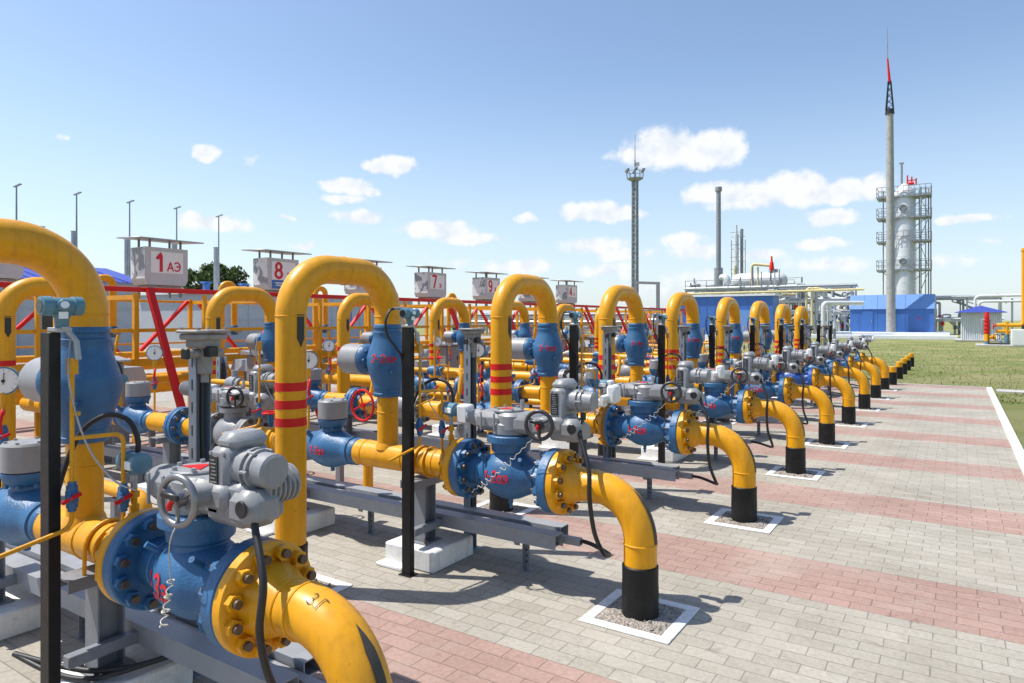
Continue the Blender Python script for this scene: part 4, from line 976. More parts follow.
for k in range(10):
    a = k * 2 * PI / 10; b.beam((1.05 * math.cos(a), 1.05 * math.sin(a), zt), (1.15 * math.cos(a), 1.15 * math.sin(a), zt + .95), .06, .06)
b.torus((0, 0, zt + .95), (0, 0, 1), 1.15, .04, 20, 6); b.build('railing', 'farsteel', root)
for k in range(6):
    a = k * PI / 3; b = MB(); b.box((1.2 * math.cos(a), 1.2 * math.sin(a), zt + 1.15), (.4, .4, .32), .06, rot=Matrix.Rotation(a, 3, 'Z')); b.build('floodlight', 'farsteel', root)
b = MB(); b.cyl((0, 0, zt), (0, 0, hz(160, t)), .14, .09, n=8); b.cyl((0, 0, hz(160, t)), (0, 0, hz(134, t)), .06, .03, n=6); b.box((.25, 0, zt + 1.9), (.7, .1, .5)); b.build('rod', 'farsteel', root)
tag(root, 'grey lattice mast with round floodlight platform on top', 'mast')
# chimney
t = 84; x, y = at(718.5, t); root = empty('chimney_stack', (x, y, 0)); zt = hz(187, t)
b = MB(); b.cyl((0, 0, 0), (0, 0, hz(268, t)), .52, n=20); b.cyl((0, 0, hz(268, t)), (0, 0, zt - .5), .30, .28, n=20); b.build('pipe', 'farsteel', root)
b = MB(); b.lathe([(0, .28), (.1, .42), (.55, .42), (.6, .36)], (0, 0, zt - .6), (0, 0, 1), 20); b.build('collar', 'farsteel', root)
b = MB(); b.tube(fillet([(0, 0, hz(279, t)), (1.0, -.3, hz(276, t)), (1.4, -.4, hz(292, t))], .5, 6), .42, 14); b.build('flue_duct', 'vessel', root)
tag(root, 'slender grey chimney stack rising behind the blue hall', 'chimney')
# slim twin columns
t = 86; x, y = at(737.5, t); root = empty('slim_column', (x, y, 0))
b = MB(); b.cyl((-.15, 0, 0), (-.15, 0, hz(234, t)), .30, n=14); b.cyl((-.15, 0, hz(234, t)), (-.15, 0, hz(225, t)), .14, n=10); b.build('tall_column', 'vessel', root)
b = MB(); b.cyl((.45, .3, 0), (.45, .3, hz(229, t)), .19, n=12); b.build('thin_column', 'farsteel', root)
b = MB()
for dx in (-.75, .95): b.cyl((dx, 0, 2), (dx, 0, hz(240, t)), .05, n=6)
for q in range(5):
    z = hz(286, t) + q * 1.55; b.beam((-.75, 0, z), (.95, 0, z), .06, .06); b.beam((-.75, -.6, z + .5), (.95, -.6, z + .5), .05, .05)
b.build('ladder_frame', 'farsteel', root); b = MB(); b.cyl((-.15, -.4, 0), (-.15, -.4, hz(266, t)), .16, n=10); b.build('orange_pipe', 'cream', root)
tag(root, 'slim steel column with ladder frame beside the white tank', 'column')
# tall process column with platforms
t = 82; x, y = at(904.5, t); root = empty('process_column', (x, y, 0)); R = 1.18
b = MB(); b.lathe([(0, R), (hz(194, t), R), (hz(192, t), R * .95), (hz(187, t), R * .55), (hz(184, t), .3)], (0, 0, 0), (0, 0, 1), 32)
for q in range(12): b.torus((0, 0, 3 + q * 1.05), (0, 0, 1), R, .02, 28, 5)
b.build('shell', 'vessel', root)
for q, (py, x0, x1) in enumerate(((197.5, -1.2, 2.75), (218.5, -1.2, 2.75), (242, .9, 2.75), (270.5, -1.2, 2.75))):
    z = hz(py, t); pf = MB(); d = 1.35
    if x0 < 0: pf.box(((x0 - 1.65 + x1) / 2, 0, z), (x1 - x0 + 1.65, 2 * d, .22))
    else: pf.box(((x0 + x1) / 2, 0, z), (x1 - x0, 2 * d, .22)); pf.box((-2.1, 0, z), (1.5, 2 * d, .22))
    pl = pf.build('platform', 'farsteel', root); rl = MB(); xs0 = -2.85
    for f in range(11):
        xx = xs0 + (x1 - xs0) * f / 10
        for yy2 in (-d, d): rl.beam((xx, yy2, z), (xx, yy2, z + 1.2), .06, .06)
    for yy2 in (-d, d):
        for hh in (.6, 1.2): rl.beam((xs0, yy2, z + hh), (x1, yy2, z + hh), .06, .06)
    for xx in (xs0, x1):
        for hh in (.6, 1.2): rl.beam((xx, -d, z + hh), (xx, d, z + hh), .06, .06)
    rl.build('railing', 'farsteel', pl)
    br = MB()
    for sx in (-1, 1): br.beam((sx * 1.1, -.6, z - 1.1), (sx * 2.4, -.6, z - .1), .09, .09)
    br.build('bracket', 'farsteel', root)
for dx, dy in ((2.2, -1.2), (1.75, -1.25), (-2.2, -.6), (2.7, 0), (2.45, .6), (-1.6, -1.2), (1.5, .9)):
    b = MB(); b.cyl((dx, dy, 0), (dx, dy, hz(190, t)), .07, n=8); b.build('riser_pipe', 'farsteel', root)
b = MB()
for sx in (.95, 1.35): b.beam((sx, -1.55, .5), (sx, -1.55, hz(232, t)), .05, .05)
for q in range(26): b.beam((.95, -1.55, 1 + q * .42), (1.35, -1.55, 1 + q * .42), .035, .035)
b.build('ladder', 'rusty', root)
b = MB()
for pa, pb, sg in ((197.5, 218.5, 1), (218.5, 242, -1), (242, 270.5, 1), (270.5, 296, -1)):
    b.beam((1.5 if sg > 0 else 2.6, -1.15, hz(pa, t)), (2.6 if sg > 0 else 1.5, -1.15, hz(pb, t)), .28, .07)
b.build('stair', 'farsteel', root)
for py in (209, 262):
    b = MB(); b.torus((-.1, -R - .05, hz(py, t)), (0, 1, 0), .36, .06, 20, 6); b.cyl((-.1, -R + .1, hz(py, t)), (-.1, -R - .04, hz(py, t)), .3, n=16); b.build('manway', 'farsteel', root)
b = MB(); z = hz(186, t)
for dx in (-.3, .15, .6): b.cyl((dx + .6, 0, z), (dx + .6, 0, z + 1.1 - dx * .5), .08, n=8)
b.beam((.3, 0, z + .6), (1.2, 0, z + .6), .12, .12); b.cyl((.4, 0, z + .2), (1.0, 0, z + .2), .2, n=10); b.build('top_valves', 'red', root)
b = MB(); b.cyl((-.3, 0, z), (-.3, 0, hz(164, t)), .12, n=8); b.box((-.3, 0, hz(163, t)), (.5, .2, .15)); b.build('vent', 'farsteel', root)
tag(root, 'tall pale process column ringed by railed platforms', 'process column')

# ---------------------------------------------------------------- blue buildings
def seams(b, x0, x1, y, z0, z1, n, m=0, d=.02):
    for k in range(1, n): b.box((x0 + (x1 - x0) * k / n, y, (z0 + z1) / 2), (.05, d, z1 - z0), 0, m)
Yb = 73.5; x0, t0 = on_y(850, Yb); x1, t1 = on_y(934, Yb); tm = (t0 + t1) / 2; zb, zw, zr = hz(332, tm), hz(309, tm), hz(294.5, tm)
root = empty('blue_hall', ((x0 + x1) / 2, Yb, 0)); w = x1 - x0
b = MB(); b.prism([(0, zb), (6, zb), (6, zw), (0, zw)], (-w / 2, 0, 0), (0, 1, 0), (0, 0, 1), (w, 0, 0)); seams(b, -w / 2, w / 2, -.01, zb, zw, 9); wl = b.build('wall', 'bblue', root)
b = MB(); b.prism([(-.12, zw), (6.12, zw), (5.4, zr), (.6, zr)], (-w / 2 - .05, 0, 0), (0, 1, 0), (0, 0, 1), (w + .1, 0, 0))
for k in range(1, 6): b.beam((-w / 2 + w * k / 6, -.12, zw + .02), (-w / 2 + w * k / 6, .6, zr + .02), .05, .04)
b.build('roof', 'broof', root)
b = MB(); b.box((-w * .28, -.03, zb + 1.05), (.9, .06, 2.0)); d_ = b.build('door', 'bblue', root)
b = MB(); b.box((-w * .28 + .35, -.07, zb + 1.0), (.05, .04, .2)); b.build('handle', 'farsteel', d_)
b = MB(); b.box((w * .33, -.04, zb + 1.3), (.16, .04, .14)); b.build('sign_plate', 'red', root)
b = MB(); b.box((0, 3, zb / 2), (w + 2.5, 9, zb), .03); b.build('plinth', 'wallwhite', root)
tag(root, 'bright blue clad hall with lighter mansard roof behind the concrete pole', 'hall')
b = MB(); xq, _ = on_y(778, 70.5); xw, _ = on_y(958, 70.5); b.box(((xq + xw) / 2, 70.8, .15), (xw - xq, 2.4, .34), .02); o = b.build('concrete_apron', 'wallwhite'); structure(o)
Yb = 56; x0, t0 = on_y(676, Yb); x1, t1 = on_y(773, Yb); tm = (t0 + t1) / 2; zw = hz(296.5, tm)
root = empty('blue_hall', ((x0 + x1) / 2, Yb, 0)); w = x1 - x0
b = MB(); b.prism([(0, 0), (2.2, 0), (2.2, zw), (0, zw)], (-w / 2, 0, 0), (0, 1, 0), (0, 0, 1), (w, 0, 0)); seams(b, -w / 2, w / 2, -.01, .2, zw, 12); b.build('wall', 'bblue', root)
b = MB(); b.prism([(-.2, zw + .003), (2.4, zw + .003), (2.4, zw + .17), (-.2, zw + .17)], (-w / 2 - .2, 0, 0), (0, 1, 0), (0, 0, 1), (w + .4, 0, 0)); b.build('roof', 'wallwhite', root)
b = MB(); b.box((w * .3, -.04, 1.3), (2.2, .08, 2.4)); b.build('door', 'broof', root)
b = MB(); b.box((0, -.05, .25), (w, .1, .5)); b.build('plinth', 'wallwhite', root)
tag(root, 'long blue hall with white roof edge behind the far yellow arches', 'hall')
# white tank above that hall
t = 80; x, y = at(759, t); root = empty('storage_tank', (x, y, 0)); zc = hz(281, t); Rk = 8.2 * t / 683; L = 27 * t / 683
b = MB(); b.lathe([(-L, .2), (-L + .15, Rk * .55), (-L + .5, Rk * .88), (-L + .9, Rk), (L - .9, Rk), (L - .5, Rk * .88), (L - .15, Rk * .55), (L, .2)], (0, 0, zc), (1, 0, 0), 28); b.torus((-.4, 0, zc), (1, 0, 0), Rk, .04, 24, 5); b.torus((1.4, 0, zc), (1, 0, 0), Rk, .04, 24, 5); b.build('shell', 'vessel', root)
for dx in (-L * .6, L * .6):
    b = MB(); b.box((dx, 0, (zc - Rk * .8) / 2), (.5, 1.4, zc - Rk * .8)); b.build('support', 'farsteel', root)
b = MB(); b.cyl((1.6, 0, zc + Rk - .05), (1.6, 0, zc + Rk + .35), .5, n=14); b.build('manhole', 'farsteel', root)
b = MB(); b.box((0, 0, zc - Rk - .25), (2 * L + 2, 3, .15)); pd = b.build('deck', 'farsteel', root); b = MB()
for k in range(11):
    xx = -L - 1 + (2 * L + 2) * k / 10; b.beam((xx, -1.5, zc - Rk - .2), (xx, -1.5, zc - Rk + .9), .05, .05)
for hh in (.45, .9): b.beam((-L - 1, -1.5, zc - Rk + hh), (L + 1, -1.5, zc - Rk + hh), .05, .05)
b.build('railing', 'farsteel', pd)
tag(root, 'white horizontal storage tank above the long blue hall', 'tank')
t = 76; x, y = at(752, t); root = empty('relief_pipe', (x, y, 0)); k_ = t / 683
b = MB(); b.tube(fillet([(0, 0, 3.0), (0, 0, hz(264, t)), (19 * k_, 0, hz(266.5, t))], .3, 5), .16, 10); b.cyl((5.5 * k_, .1, 3), (5.5 * k_, .1, hz(267, t)), .1, n=8); b.build('pipe', 'cream', root)
b = MB(); b.lathe([(0, .10), (.2, .10), (.25, .27), (1.0, .2), (1.1, .12), (1.7, .09)], (18.8 * k_, 0, hz(272.5, t)), (0, 0, 1), 14); b.build('relief_valve', 'red', root)
tag(root, 'cream pipe with red relief valve over the white tank', 'relief pipe')

# ---------------------------------------------------------------- steel pipe racks further back
def far_rack(name, px0, px1, t, tops, label, dens=9, depth=3.2, seed=1, stuff=14, rail=False):
    rr = random.Random(seed); xa, ya = at(px0, t); _, _ = at(px1, t); xb, tb = on_y(px1, ya); root = empty(name, (xa, ya, 0)); W = xb - xa
    for k, z in enumerate(tops):
        for yy in (0, depth):
            b = MB(); b.beam((0, yy, z), (W, yy, z), .16, .2); b.build('beam', 'farsteel', root)
        for q in range(3):
            yy = .4 + q * (depth - .8) / 2; rad = rr.uniform(.07, .17); z2 = z + .12 + rad
            b = MB(); b.cyl((-.3, yy, z2), (W + .3, yy, z2), rad, n=10); b.build('pipe', rr.choice(('vessel', 'galv', 'farsteel', 'cream', 'vessel')), root)
    n = max(2, int(W / 3) + 1)
    for k in range(n):
        xx = W * k / (n - 1)
        for yy in (0, depth):
            b = MB(); b.beam((xx, yy, 0), (xx, yy, tops[-1]), .16, .16); b.build('post', 'farsteel', root)
    for k in range(stuff):
        xx = rr.uniform(0, W); zt = rr.uniform(.6, tops[-1] + .5); yy = rr.uniform(.2, depth); rad = rr.uniform(.06, .16); l = rr.uniform(.4, 1.4); b = MB()
        b.tube(fillet([(xx, yy, 0), (xx, yy, zt), (xx + rr.choice((-1, 1)) * l, yy, zt), (xx + rr.choice((-1, 1)) * l, yy, max(.1, zt - 1.0))], .15, 4), rad, 8)
        b.build('branch_pipe', rr.choice(('vessel', 'galv', 'farsteel', 'vessel', 'dgrey')), root)
        if k % 2 == 0:
            b = MB(); b.lathe([(-.22, .1), (-.2, .2), (-.14, .2), (-.1, .14), (.1, .14), (.14, .2), (.2, .2), (.22, .1)], (xx, yy, zt * .55), (0, 0, 1), 10); b.torus((xx, yy - .4, zt * .55), (0, 1, 0), .2, .025, 14, 5); b.build('valve', rr.choice(('dgrey', 'red', 'blue', 'farsteel')), root)
    if rail:
        for q in range(int(W / 1.2)):
            b = MB(); xx = q * 1.2; b.beam((xx, -.2, tops[-1]), (xx, -.2, tops[-1] + 1.15), .06, .06); b.build('rail_post', 'farsteel', root)
        for hh in (.55, 1.12):
            b = MB(); b.beam((0, -.2, tops[-1] + hh), (W, -.2, tops[-1] + hh), .05, .05); b.build('rail', 'farsteel', root)
        for q in range(28):
            xx = rr.uniform(0, W); h_ = rr.uniform(.4, 1.0) if q % 3 else rr.uniform(1.2, 2.6); b = MB(); b.cyl((xx, depth * q / 28, tops[-1]), (xx, depth * q / 28, tops[-1] + h_), rr.uniform(.05, .13), n=8); b.build('vent_stub', rr.choice(('vessel', 'galv', 'farsteel', 'rusty')), root)
        for q in range(5):
            xx = rr.uniform(0, W * .5); b = MB(); b.box((xx, 1.2, tops[-1] + .45), (rr.uniform(.5, 1.2), .8, rr.uniform(.5, .9)), .08); b.build('skid_box', rr.choice(('vessel', 'galv', 'farsteel')), root)
    return tag(root, label, 'pipe rack')
far_rack('steel_pipe_rack', 778, 852, 72, (2.4, 3.6, 5.0), 'grey steel pipe rack filling the gap between the two blue halls', seed=4, stuff=40)
far_rack('steel_pipe_rack', 686, 800, 78, (4.2, 5.0), 'grey pipework behind the long blue hall under the tank', seed=8, stuff=34, rail=True)
far_rack('steel_pipe_rack', 934, 1010, 84, (2.8, 4.0), 'low grey pipe rack right of the blue mansard hall'.replace('right of', 'running between the hall and'), seed=11, stuff=14) if False else None
far_rack('steel_pipe_rack', 935, 1001, 80, (1.6, 4.2), 'low grey pipe rack between the mansard hall and the shed', seed=11, stuff=14)
far_rack('steel_pipe_rack', 630, 672, 60, (1.4, 2.4), 'grey pipework with white vessels beyond the sixth arch', seed=15, stuff=14)
far_rack('steel_pipe_rack', 470, 640, 75, (1.2, 2.0), 'distant low pipework seen between the yellow arches', seed=22, stuff=26)
t = 62; x, y = at(975, t); k_ = t / 683; root = empty('pipe_bridge', (x, y, 0))
for dz, dx in ((0, 0), (.5, 3.0 * k_)):
    b = MB(); b.tube(fillet([(dx + 0, 0, 0), (dx + 0, 0, hz(296, t) - dz), (dx + 90 * k_, 0, hz(296, t) - dz)], .4, 5), .12, 10); b.build('pipe', 'vessel', root)
b = MB(); b.beam((30 * k_, 0, 0), (30 * k_, 0, hz(299, t)), .16, .16); b.beam((80 * k_, 0, 0), (80 * k_, 0, hz(299, t)), .16, .16); b.build('post', 'farsteel', root)
tag(root, 'pale overhead pipe bridge above the corrugated shed', 'pipe bridge')
t = 66; x, y = at(806, t); k_ = t / 683; root = empty('overhead_pipe', (x, y, 0))
b = MB(); b.tube([(-120 * k_, 0, hz(291.5, t)), (52 * k_, 0, hz(290.5, t))], .11, 12); b.build('pipe', 'cream', root)
for dx in (0, 5.2):
    b = MB(); b.tube(fillet([(dx * k_, .2, 0), (dx * k_, .2, hz(287.5, t)), ((dx + 12) * k_, .2, hz(290, t))], .3, 4), .11, 10); b.build('drop_pipe', 'cream', root)
b = MB(); b.cyl((9 * k_, .4, 0), (9 * k_, .4, hz(289, t)), .16, n=10); b.build('post', 'galv', root)
tag(root, 'cream overhead pipe crossing before the two blue halls', 'overhead pipe')
t = 62; x, y = at(826, t); k_ = t / 683; root = empty('silver_duct', (x, y, 0))
for dx, dy in ((-2.5, 0), (2.2, .5)):
    b = MB(); b.tube(fillet([(dx * k_, dy, 0), (dx * k_, dy, hz(303, t)), (dx * k_ + 1.3, dy + .9, hz(303, t)), (dx * k_ + 2.6, dy + 1.8, hz(303, t))], .35, 5), .2, 14); b.build('duct', 'vessel', root)
tag(root, 'pair of upright silver ducts before the grey pipe rack', 'duct')
# grey portal beside the lattice mast
t = 27; x, y = at(636, t); k_ = t / 683; root = empty('steel_portal', (x, y, 0))
for dx in (0, 23 * k_):
    b = MB(); b.beam((dx, 0, 0), (dx, 0, hz(284, t)), .11, .11); b.build('post', 'dgrey', root)
b = MB(); b.beam((-.06, 0, hz(282.5, t)), (23 * k_ + .06, 0, hz(284, t)), .10, .10); b.build('crossbar', 'dgrey', root); tag(root, 'grey steel portal frame rising beyond the fourth arch', 'portal')

# ---------------------------------------------------------------- right side: shed and well pipes
t = 54.5; Yb = at(961, t)[1]; x0, _ = on_y(961, Yb); x1, _ = on_y(1001, Yb); w = x1 - x0; zw = hz(312.5, t); dp = 3.4
root = empty('corrugated_shed', ((x0 + x1) / 2, Yb, 0)); b = MB(); n = 72; pts = []
for k in range(n + 1): pts.append((-w / 2 + w * k / n, .04 * (1 if (k // 2) % 2 else -1) * (1 if k not in (0, n) else 0)))
vs = [(a, c, .15) for a, c in pts] + [(a, c, zw) for a, c in pts]; b.add(vs, [(k, k + 1, n + 2 + k, n + 1 + k) for k in range(n)])
b.box((-w / 2 + .03, dp / 2, (zw + .15) / 2), (.05, dp, zw - .15)); b.box((w / 2 - .03, dp / 2, (zw + .15) / 2), (.05, dp, zw - .15)); b.box((0, dp, (zw + .15) / 2), (w, .05, zw - .15)); b.build('wall', 'wallwhite', root)
b = MB(); e = .45; zr = hz(306, t)
b.add([(-w / 2 - e, -e, zw), (w / 2 + e, -e, zw), (w / 2 + e, dp + e, zw), (-w / 2 - e, dp + e, zw), (-w * .08, dp / 2, zr), (w * .08, dp / 2, zr)], [(0, 1, 5, 4), (1, 2, 5), (2, 3, 4, 5), (3, 0, 4), (0, 3, 2, 1)]); b.build('roof', 'vroof', root)
b = MB(); b.box((0, dp / 2, .075), (w + .8, dp + .8, .15), .02); b.build('plinth', 'concrete', root)
tag(root, 'small pale corrugated shed with violet blue hipped roof', 'shed')
t = 46; Y_ = at(985, t)[1]; k_ = t / 683
b = MB(); xa, _ = on_y(976, Y_ - 1.2); b.box((xa + 3.2, Y_ + .3, 0), (6.4, 3.2, .14), .02); o = b.build('concrete_pad', 'concrete'); structure(o)
def put(px): return on_y(px, Y_)[0]
root = empty('relief_valve', (put(987), Y_, .07)); z = lambda py: hz(py, t) - .07
b = MB(); b.cyl((0, 0, 0), (0, 0, z(341)), .15, n=18); b.build('blue_foot', 'teal', root)
b = MB(); b.cyl((0, 0, z(341)), (0, 0, z(334)), .17, n=18); b.cyl((-.05, 0, z(337)), (.45, 0, z(337)), .14, n=16); b.cyl((.42, 0, z(337)), (.50, 0, z(337)), .26, n=18); b.build('yellow_body', 'yellow', root)
b = MB(); b.cyl((0, 0, z(334)), (0, 0, z(318)), .13, n=16)
for py in (333, 329, 325, 321): b.cyl((0, 0, z(py)), (0, 0, z(py) + .07), .18, n=16)
b.cyl((0, 0, z(318)), (0, 0, z(312)), .16, .11, n=16); b.build('red_bonnet', 'red', root); b = MB(); b.torus((.52, -.2, z(337)), (0, 1, 0), .18, .025, 18, 6); b.build('handwheel', 'plate', root)
tag(root, 'red topped relief valve on a blue foot on the lawn pad', 'relief valve')
root = empty('well_manifold', (put(1005), Y_, .07))
b = MB(); b.tube(fillet([(-.45, 0, z(325)), (1.0, 0, z(325)), (1.0, 0, z(250))], .25, 8), .13, 16); b.cyl((1.0, 0, z(253)), (1.0, 0, z(251)), .16, n=16); b.build('standpipe', 'yellow', root)
b = MB(); b.cyl((-.5, 0, z(331)), (1.4, 0, z(331)), .11, n=14); b.cyl((.1, 0, z(334)), (.1, 0, z(322)), .12, n=14); b.cyl((1.0, 0, 0), (1.0, 0, z(325)), .12, n=14, m=1); b.build('header', ['yellow', 'plate'], root)
b = MB(); b.cyl((.1, 0, 0), (.1, 0, z(334)), .14, n=16); b.cyl((-.25, -.3, 0), (-.25, -.3, z(340)), .07, n=10); b.build('blue_foot', 'teal', root)
for px_ in (-.62, 1.45):
    b = MB(); b.torus((px_, 0, z(326)), (1, 0, 0), .2, .035, 18, 6); b.cyl((px_, 0, z(326)), (px_ + .2, 0, z(326)), .05, n=8); b.beam((px_, -.2, z(326)), (px_, .2, z(326)), .04, .04); b.build('handwheel', 'red', root)
b = MB(); b.box((-1.05, .1, z(327)), (.5, .12, 1.05), .02); b.beam((-1.05, .1, 0), (-1.05, .1, z(333)), .06, .06); b.build('control_box', 'grey', root)
b = MB(); b.tube([(-.9, -.3, .05), (-.3, -.35, .06), (.3, -.35, .06)], .05, 8); b.beam((-.9, -.3, 0), (-.9, -.3, .8), .05, .05); b.build('drain_line', 'plate', root)
tag(root, 'yellow pipe manifold with tall standpipe and red handwheels by the shed', 'manifold')
t = 44; x, y = at(1021, t); root = empty('white_cabinet', (x, y, 0)); b = MB(); b.box((0, .3, .55), (1.0, .9, 1.1), .02); b.build('case', 'white', root); b = MB(); b.box((0, -.16, .55), (.85, .02, .9), .004); b.build('door', 'whitebox', root)
tag(root, 'white cabinet at the edge of the lawn beside the standpipe', 'cabinet')

# ---------------------------------------------------------------- left side buildings and trees
def windows(root, xs, z0, z1, ax, mat='bblue'):
    for (a, c) in xs:
        b = MB(); b.box((.03, (a + c) / 2, (z0 + z1) / 2), (.06, c - a, z1 - z0)); b.build('window', mat, root)
X = -34; root = empty('blue_roofed_building', (X, 9, 0)); ya, yb = -12, 9.3
b = MB(); b.prism([(ya, 0), (yb, 0), (yb, 3.5), (ya, 3.5)], (-8, 0, 0), (0, 1, 0), (0, 0, 1), (8, 0, 0))
for k in range(16): b.box((.015, ya + 1.3 * k + .5, 1.75), (.03, .06, 3.4))
for zz in (2.2, 2.9): b.box((.02, (ya + yb) / 2, zz), (.04, yb - ya, .06))
b.build('wall', 'wallgrey', root)
b = MB(); b.prism([(.5, 3.5), (-4, 4.45), (-8.5, 3.5)], (0, ya - .4, 0), (1, 0, 0), (0, 0, 1), (0, yb - ya + .8, 0))
for k in range(40): b.beam((.5, ya + .2 + k * .52, 3.52), (-4, ya + .2 + k * .52, 4.47), .05, .05)
b.build('roof', 'vroof', root); windows(root, [(-9, -7.5), (-4, -2.5), (1, 2.5), (5, 6.2)], 1.2, 2.4, 0, 'darkglass')
tag(root, 'grey walled building with violet blue ribbed roof behind the rack', 'building')
X = -37; root = empty('panel_building', (X, 30, 0)); ya, yb = -6.3, 12
b = MB(); b.prism([(ya, 0), (yb, 0), (yb, 3.25), (ya, 3.25)], (-7, 0, 0), (0, 1, 0), (0, 0, 1), (7, 0, 0))
for k in range(14): b.box((.015, ya + .3 + 1.35 * k, 1.6), (.03, .05, 3.2))
for zz in (.9, 1.7, 2.5): b.box((.02, (ya + yb) / 2, zz), (.04, yb - ya, .05))
b.build('wall', 'wallgrey', root); b = MB(); b.box((-3.5, (ya + yb) / 2, 3.33), (7.5, yb - ya + .5, .14)); b.build('roof', 'wallwhite', root); windows(root, [(-1, .2), (4.0, 5.3), (8, 9)], 1.5, 2.9, 0)
for k in range(3):
    b = MB(); b.box((-1.2, ya + .9 + k * 1.3, 3.65), (.32, .32, .55), .03); b.box((-1.2, ya + .9 + k * 1.3, 3.98), (.5, .5, .10)); b.build('roof_vent', 'bblue', root)
tag(root, 'low pale panel building with blue roof vents behind the rack', 'building')
t = 120; x, y = at(560, t); root = empty('perimeter_wall', (x, y, 0)); b = MB(); b.box((-32, 0, 1.2), (150, .25, 2.4)); b.build('panel', 'wallgrey', root); b = MB()
for k in range(38): b.box((-105 + k * 4, -.16, 1.25), (.3, .08, 2.5))
b.build('pilaster', 'concrete', root); tag(root, 'long pale grey perimeter wall far behind the pipe rows', 'wall')
def tree(px, t, ytop, wid, seed, lab, zb=1.4):
    rr = random.Random(seed); x, y = at(px, t); root = empty('tree', (x, y, 0)); H = hz(ytop, t); b = MB()
    b.tube([(0, 0, 0), (.05, .0, H * .3), (.1, .05, H * .6), (.05, 0, H * .85)], [.22, .18, .12, .04], 10)
    for k in range(9):
        a = rr.uniform(0, 2 * PI); z = H * rr.uniform(.25, .7); l = wid * rr.uniform(.5, .9); b.tube([(.05, 0, z), (l * .6 * math.cos(a), l * .6 * math.sin(a), z + l * .4), (l * math.cos(a), l * math.sin(a), z + l * .7)], [.08, .05, .02], 6)
    b.build('trunk', 'bark', root); c = MB(); cl = []
    for k in range(34):
        a = rr.uniform(0, 2 * PI); f = rr.random(); z = H * (.28 + .64 * f); rad = wid * (1 - abs(f - .35) * 1.1) * math.sqrt(rr.random()); cl.append((rad * math.cos(a), rad * math.sin(a), z, rr.uniform(.35, .8) * wid * .45))
    for (cx, cy, cz, cr) in cl:
        for _ in range(150):
            d = V((rr.gauss(0, 1), rr.gauss(0, 1), rr.gauss(0, 1))).normalized() * cr * rr.uniform(.4, 1.05); p = V((cx, cy, cz)) + V((d.x, d.y, d.z * .8)); s = rr.uniform(.10, .2)
            u = V((rr.gauss(0, 1), rr.gauss(0, 1), rr.gauss(0, 1))).normalized(); w_ = u.cross(V((rr.gauss(0, 1), rr.gauss(0, 1), rr.gauss(0, 1)))).normalized()
            c.add([p - u * s, p + w_ * s * .6, p + u * s, p - w_ * s * .6], [(0, 1, 2, 3)])
    c.build('crown', 'leaf', root); tag(root, lab, 'tree', 'trees behind the panel building')
tree(200, 62, 262, 2.5, 1, 'green leafy tree by the box reading 1 АЭ, first of three')
tree(214, 66, 259, 2.2, 2, 'middle leafy tree of three behind the panel building')
tree(231, 64, 263, 2.1, 3, 'green leafy tree between boxes 1 and 8, last of three')

# ---------------------------------------------------------------- sun, sky, camera
SUN = V((-.52, -.25, 1.0)).normalized()
EL = math.asin(SUN.z); ROT = math.atan2(SUN.x, SUN.y)
l = bpy.data.lights.new('sun', 'SUN'); l.energy = 5.0; l.angle = math.radians(.53); l.color = (1, .955, .88)
so = bpy.data.objects.new('sun', l); COL.objects.link(so); so.rotation_euler = SUN.to_track_quat('Z', 'Y').to_euler(); so.location = (0, 0, 40)
w = bpy.data.worlds.new('World'); SC.world = w; w.use_nodes = True; nt = w.node_tree; nt.nodes.clear()
out = nt.nodes.new('ShaderNodeOutputWorld'); bg = nt.nodes.new('ShaderNodeBackground'); sky = nt.nodes.new('ShaderNodeTexSky'); sky.sky_type = 'NISHITA'; sky.sun_disc = False
sky.sun_elevation = EL; sky.sun_rotation = ROT; sky.altitude = 50; sky.air_density = 1.0; sky.dust_density = .8; sky.ozone_density = 1.6
bg.inputs['Strength'].default_value = .15
tc = nt.nodes.new('ShaderNodeTexCoord'); D = tc.outputs['Generated']
sp = nt.nodes.new('ShaderNodeSeparateXYZ'); nt.links.new(D, sp.inputs[0])
az = mth(nt, 'ARCTAN2', sp.outputs[0], sp.outputs[1]); el = mth(nt, 'ARCSINE', sp.outputs[2])
cb = nt.nodes.new('ShaderNodeCombineXYZ'); nt.links.new(az, cb.inputs[0]); nt.links.new(el, cb.inputs[1])
nz = nt.nodes.new('ShaderNodeTexNoise'); nz.inputs['Scale'].default_value = 26; nz.inputs['Detail'].default_value = 6; nz.inputs['Roughness'].default_value = .6; nt.links.new(D, nz.inputs['Vector'])
vm = nt.nodes.new('ShaderNodeVectorMath'); vm.operation = 'MULTIPLY_ADD'; nt.links.new(nz.outputs['Color'], vm.inputs[0]); vm.inputs[1].default_value = (.05, .022, 0)
v2 = nt.nodes.new('ShaderNodeVectorMath'); v2.operation = 'ADD'; nt.links.new(cb.outputs[0], v2.inputs[0]); v2.inputs[1].default_value = (-.025, -.011, 0); nt.links.new(v2.outputs[0], vm.inputs[2])
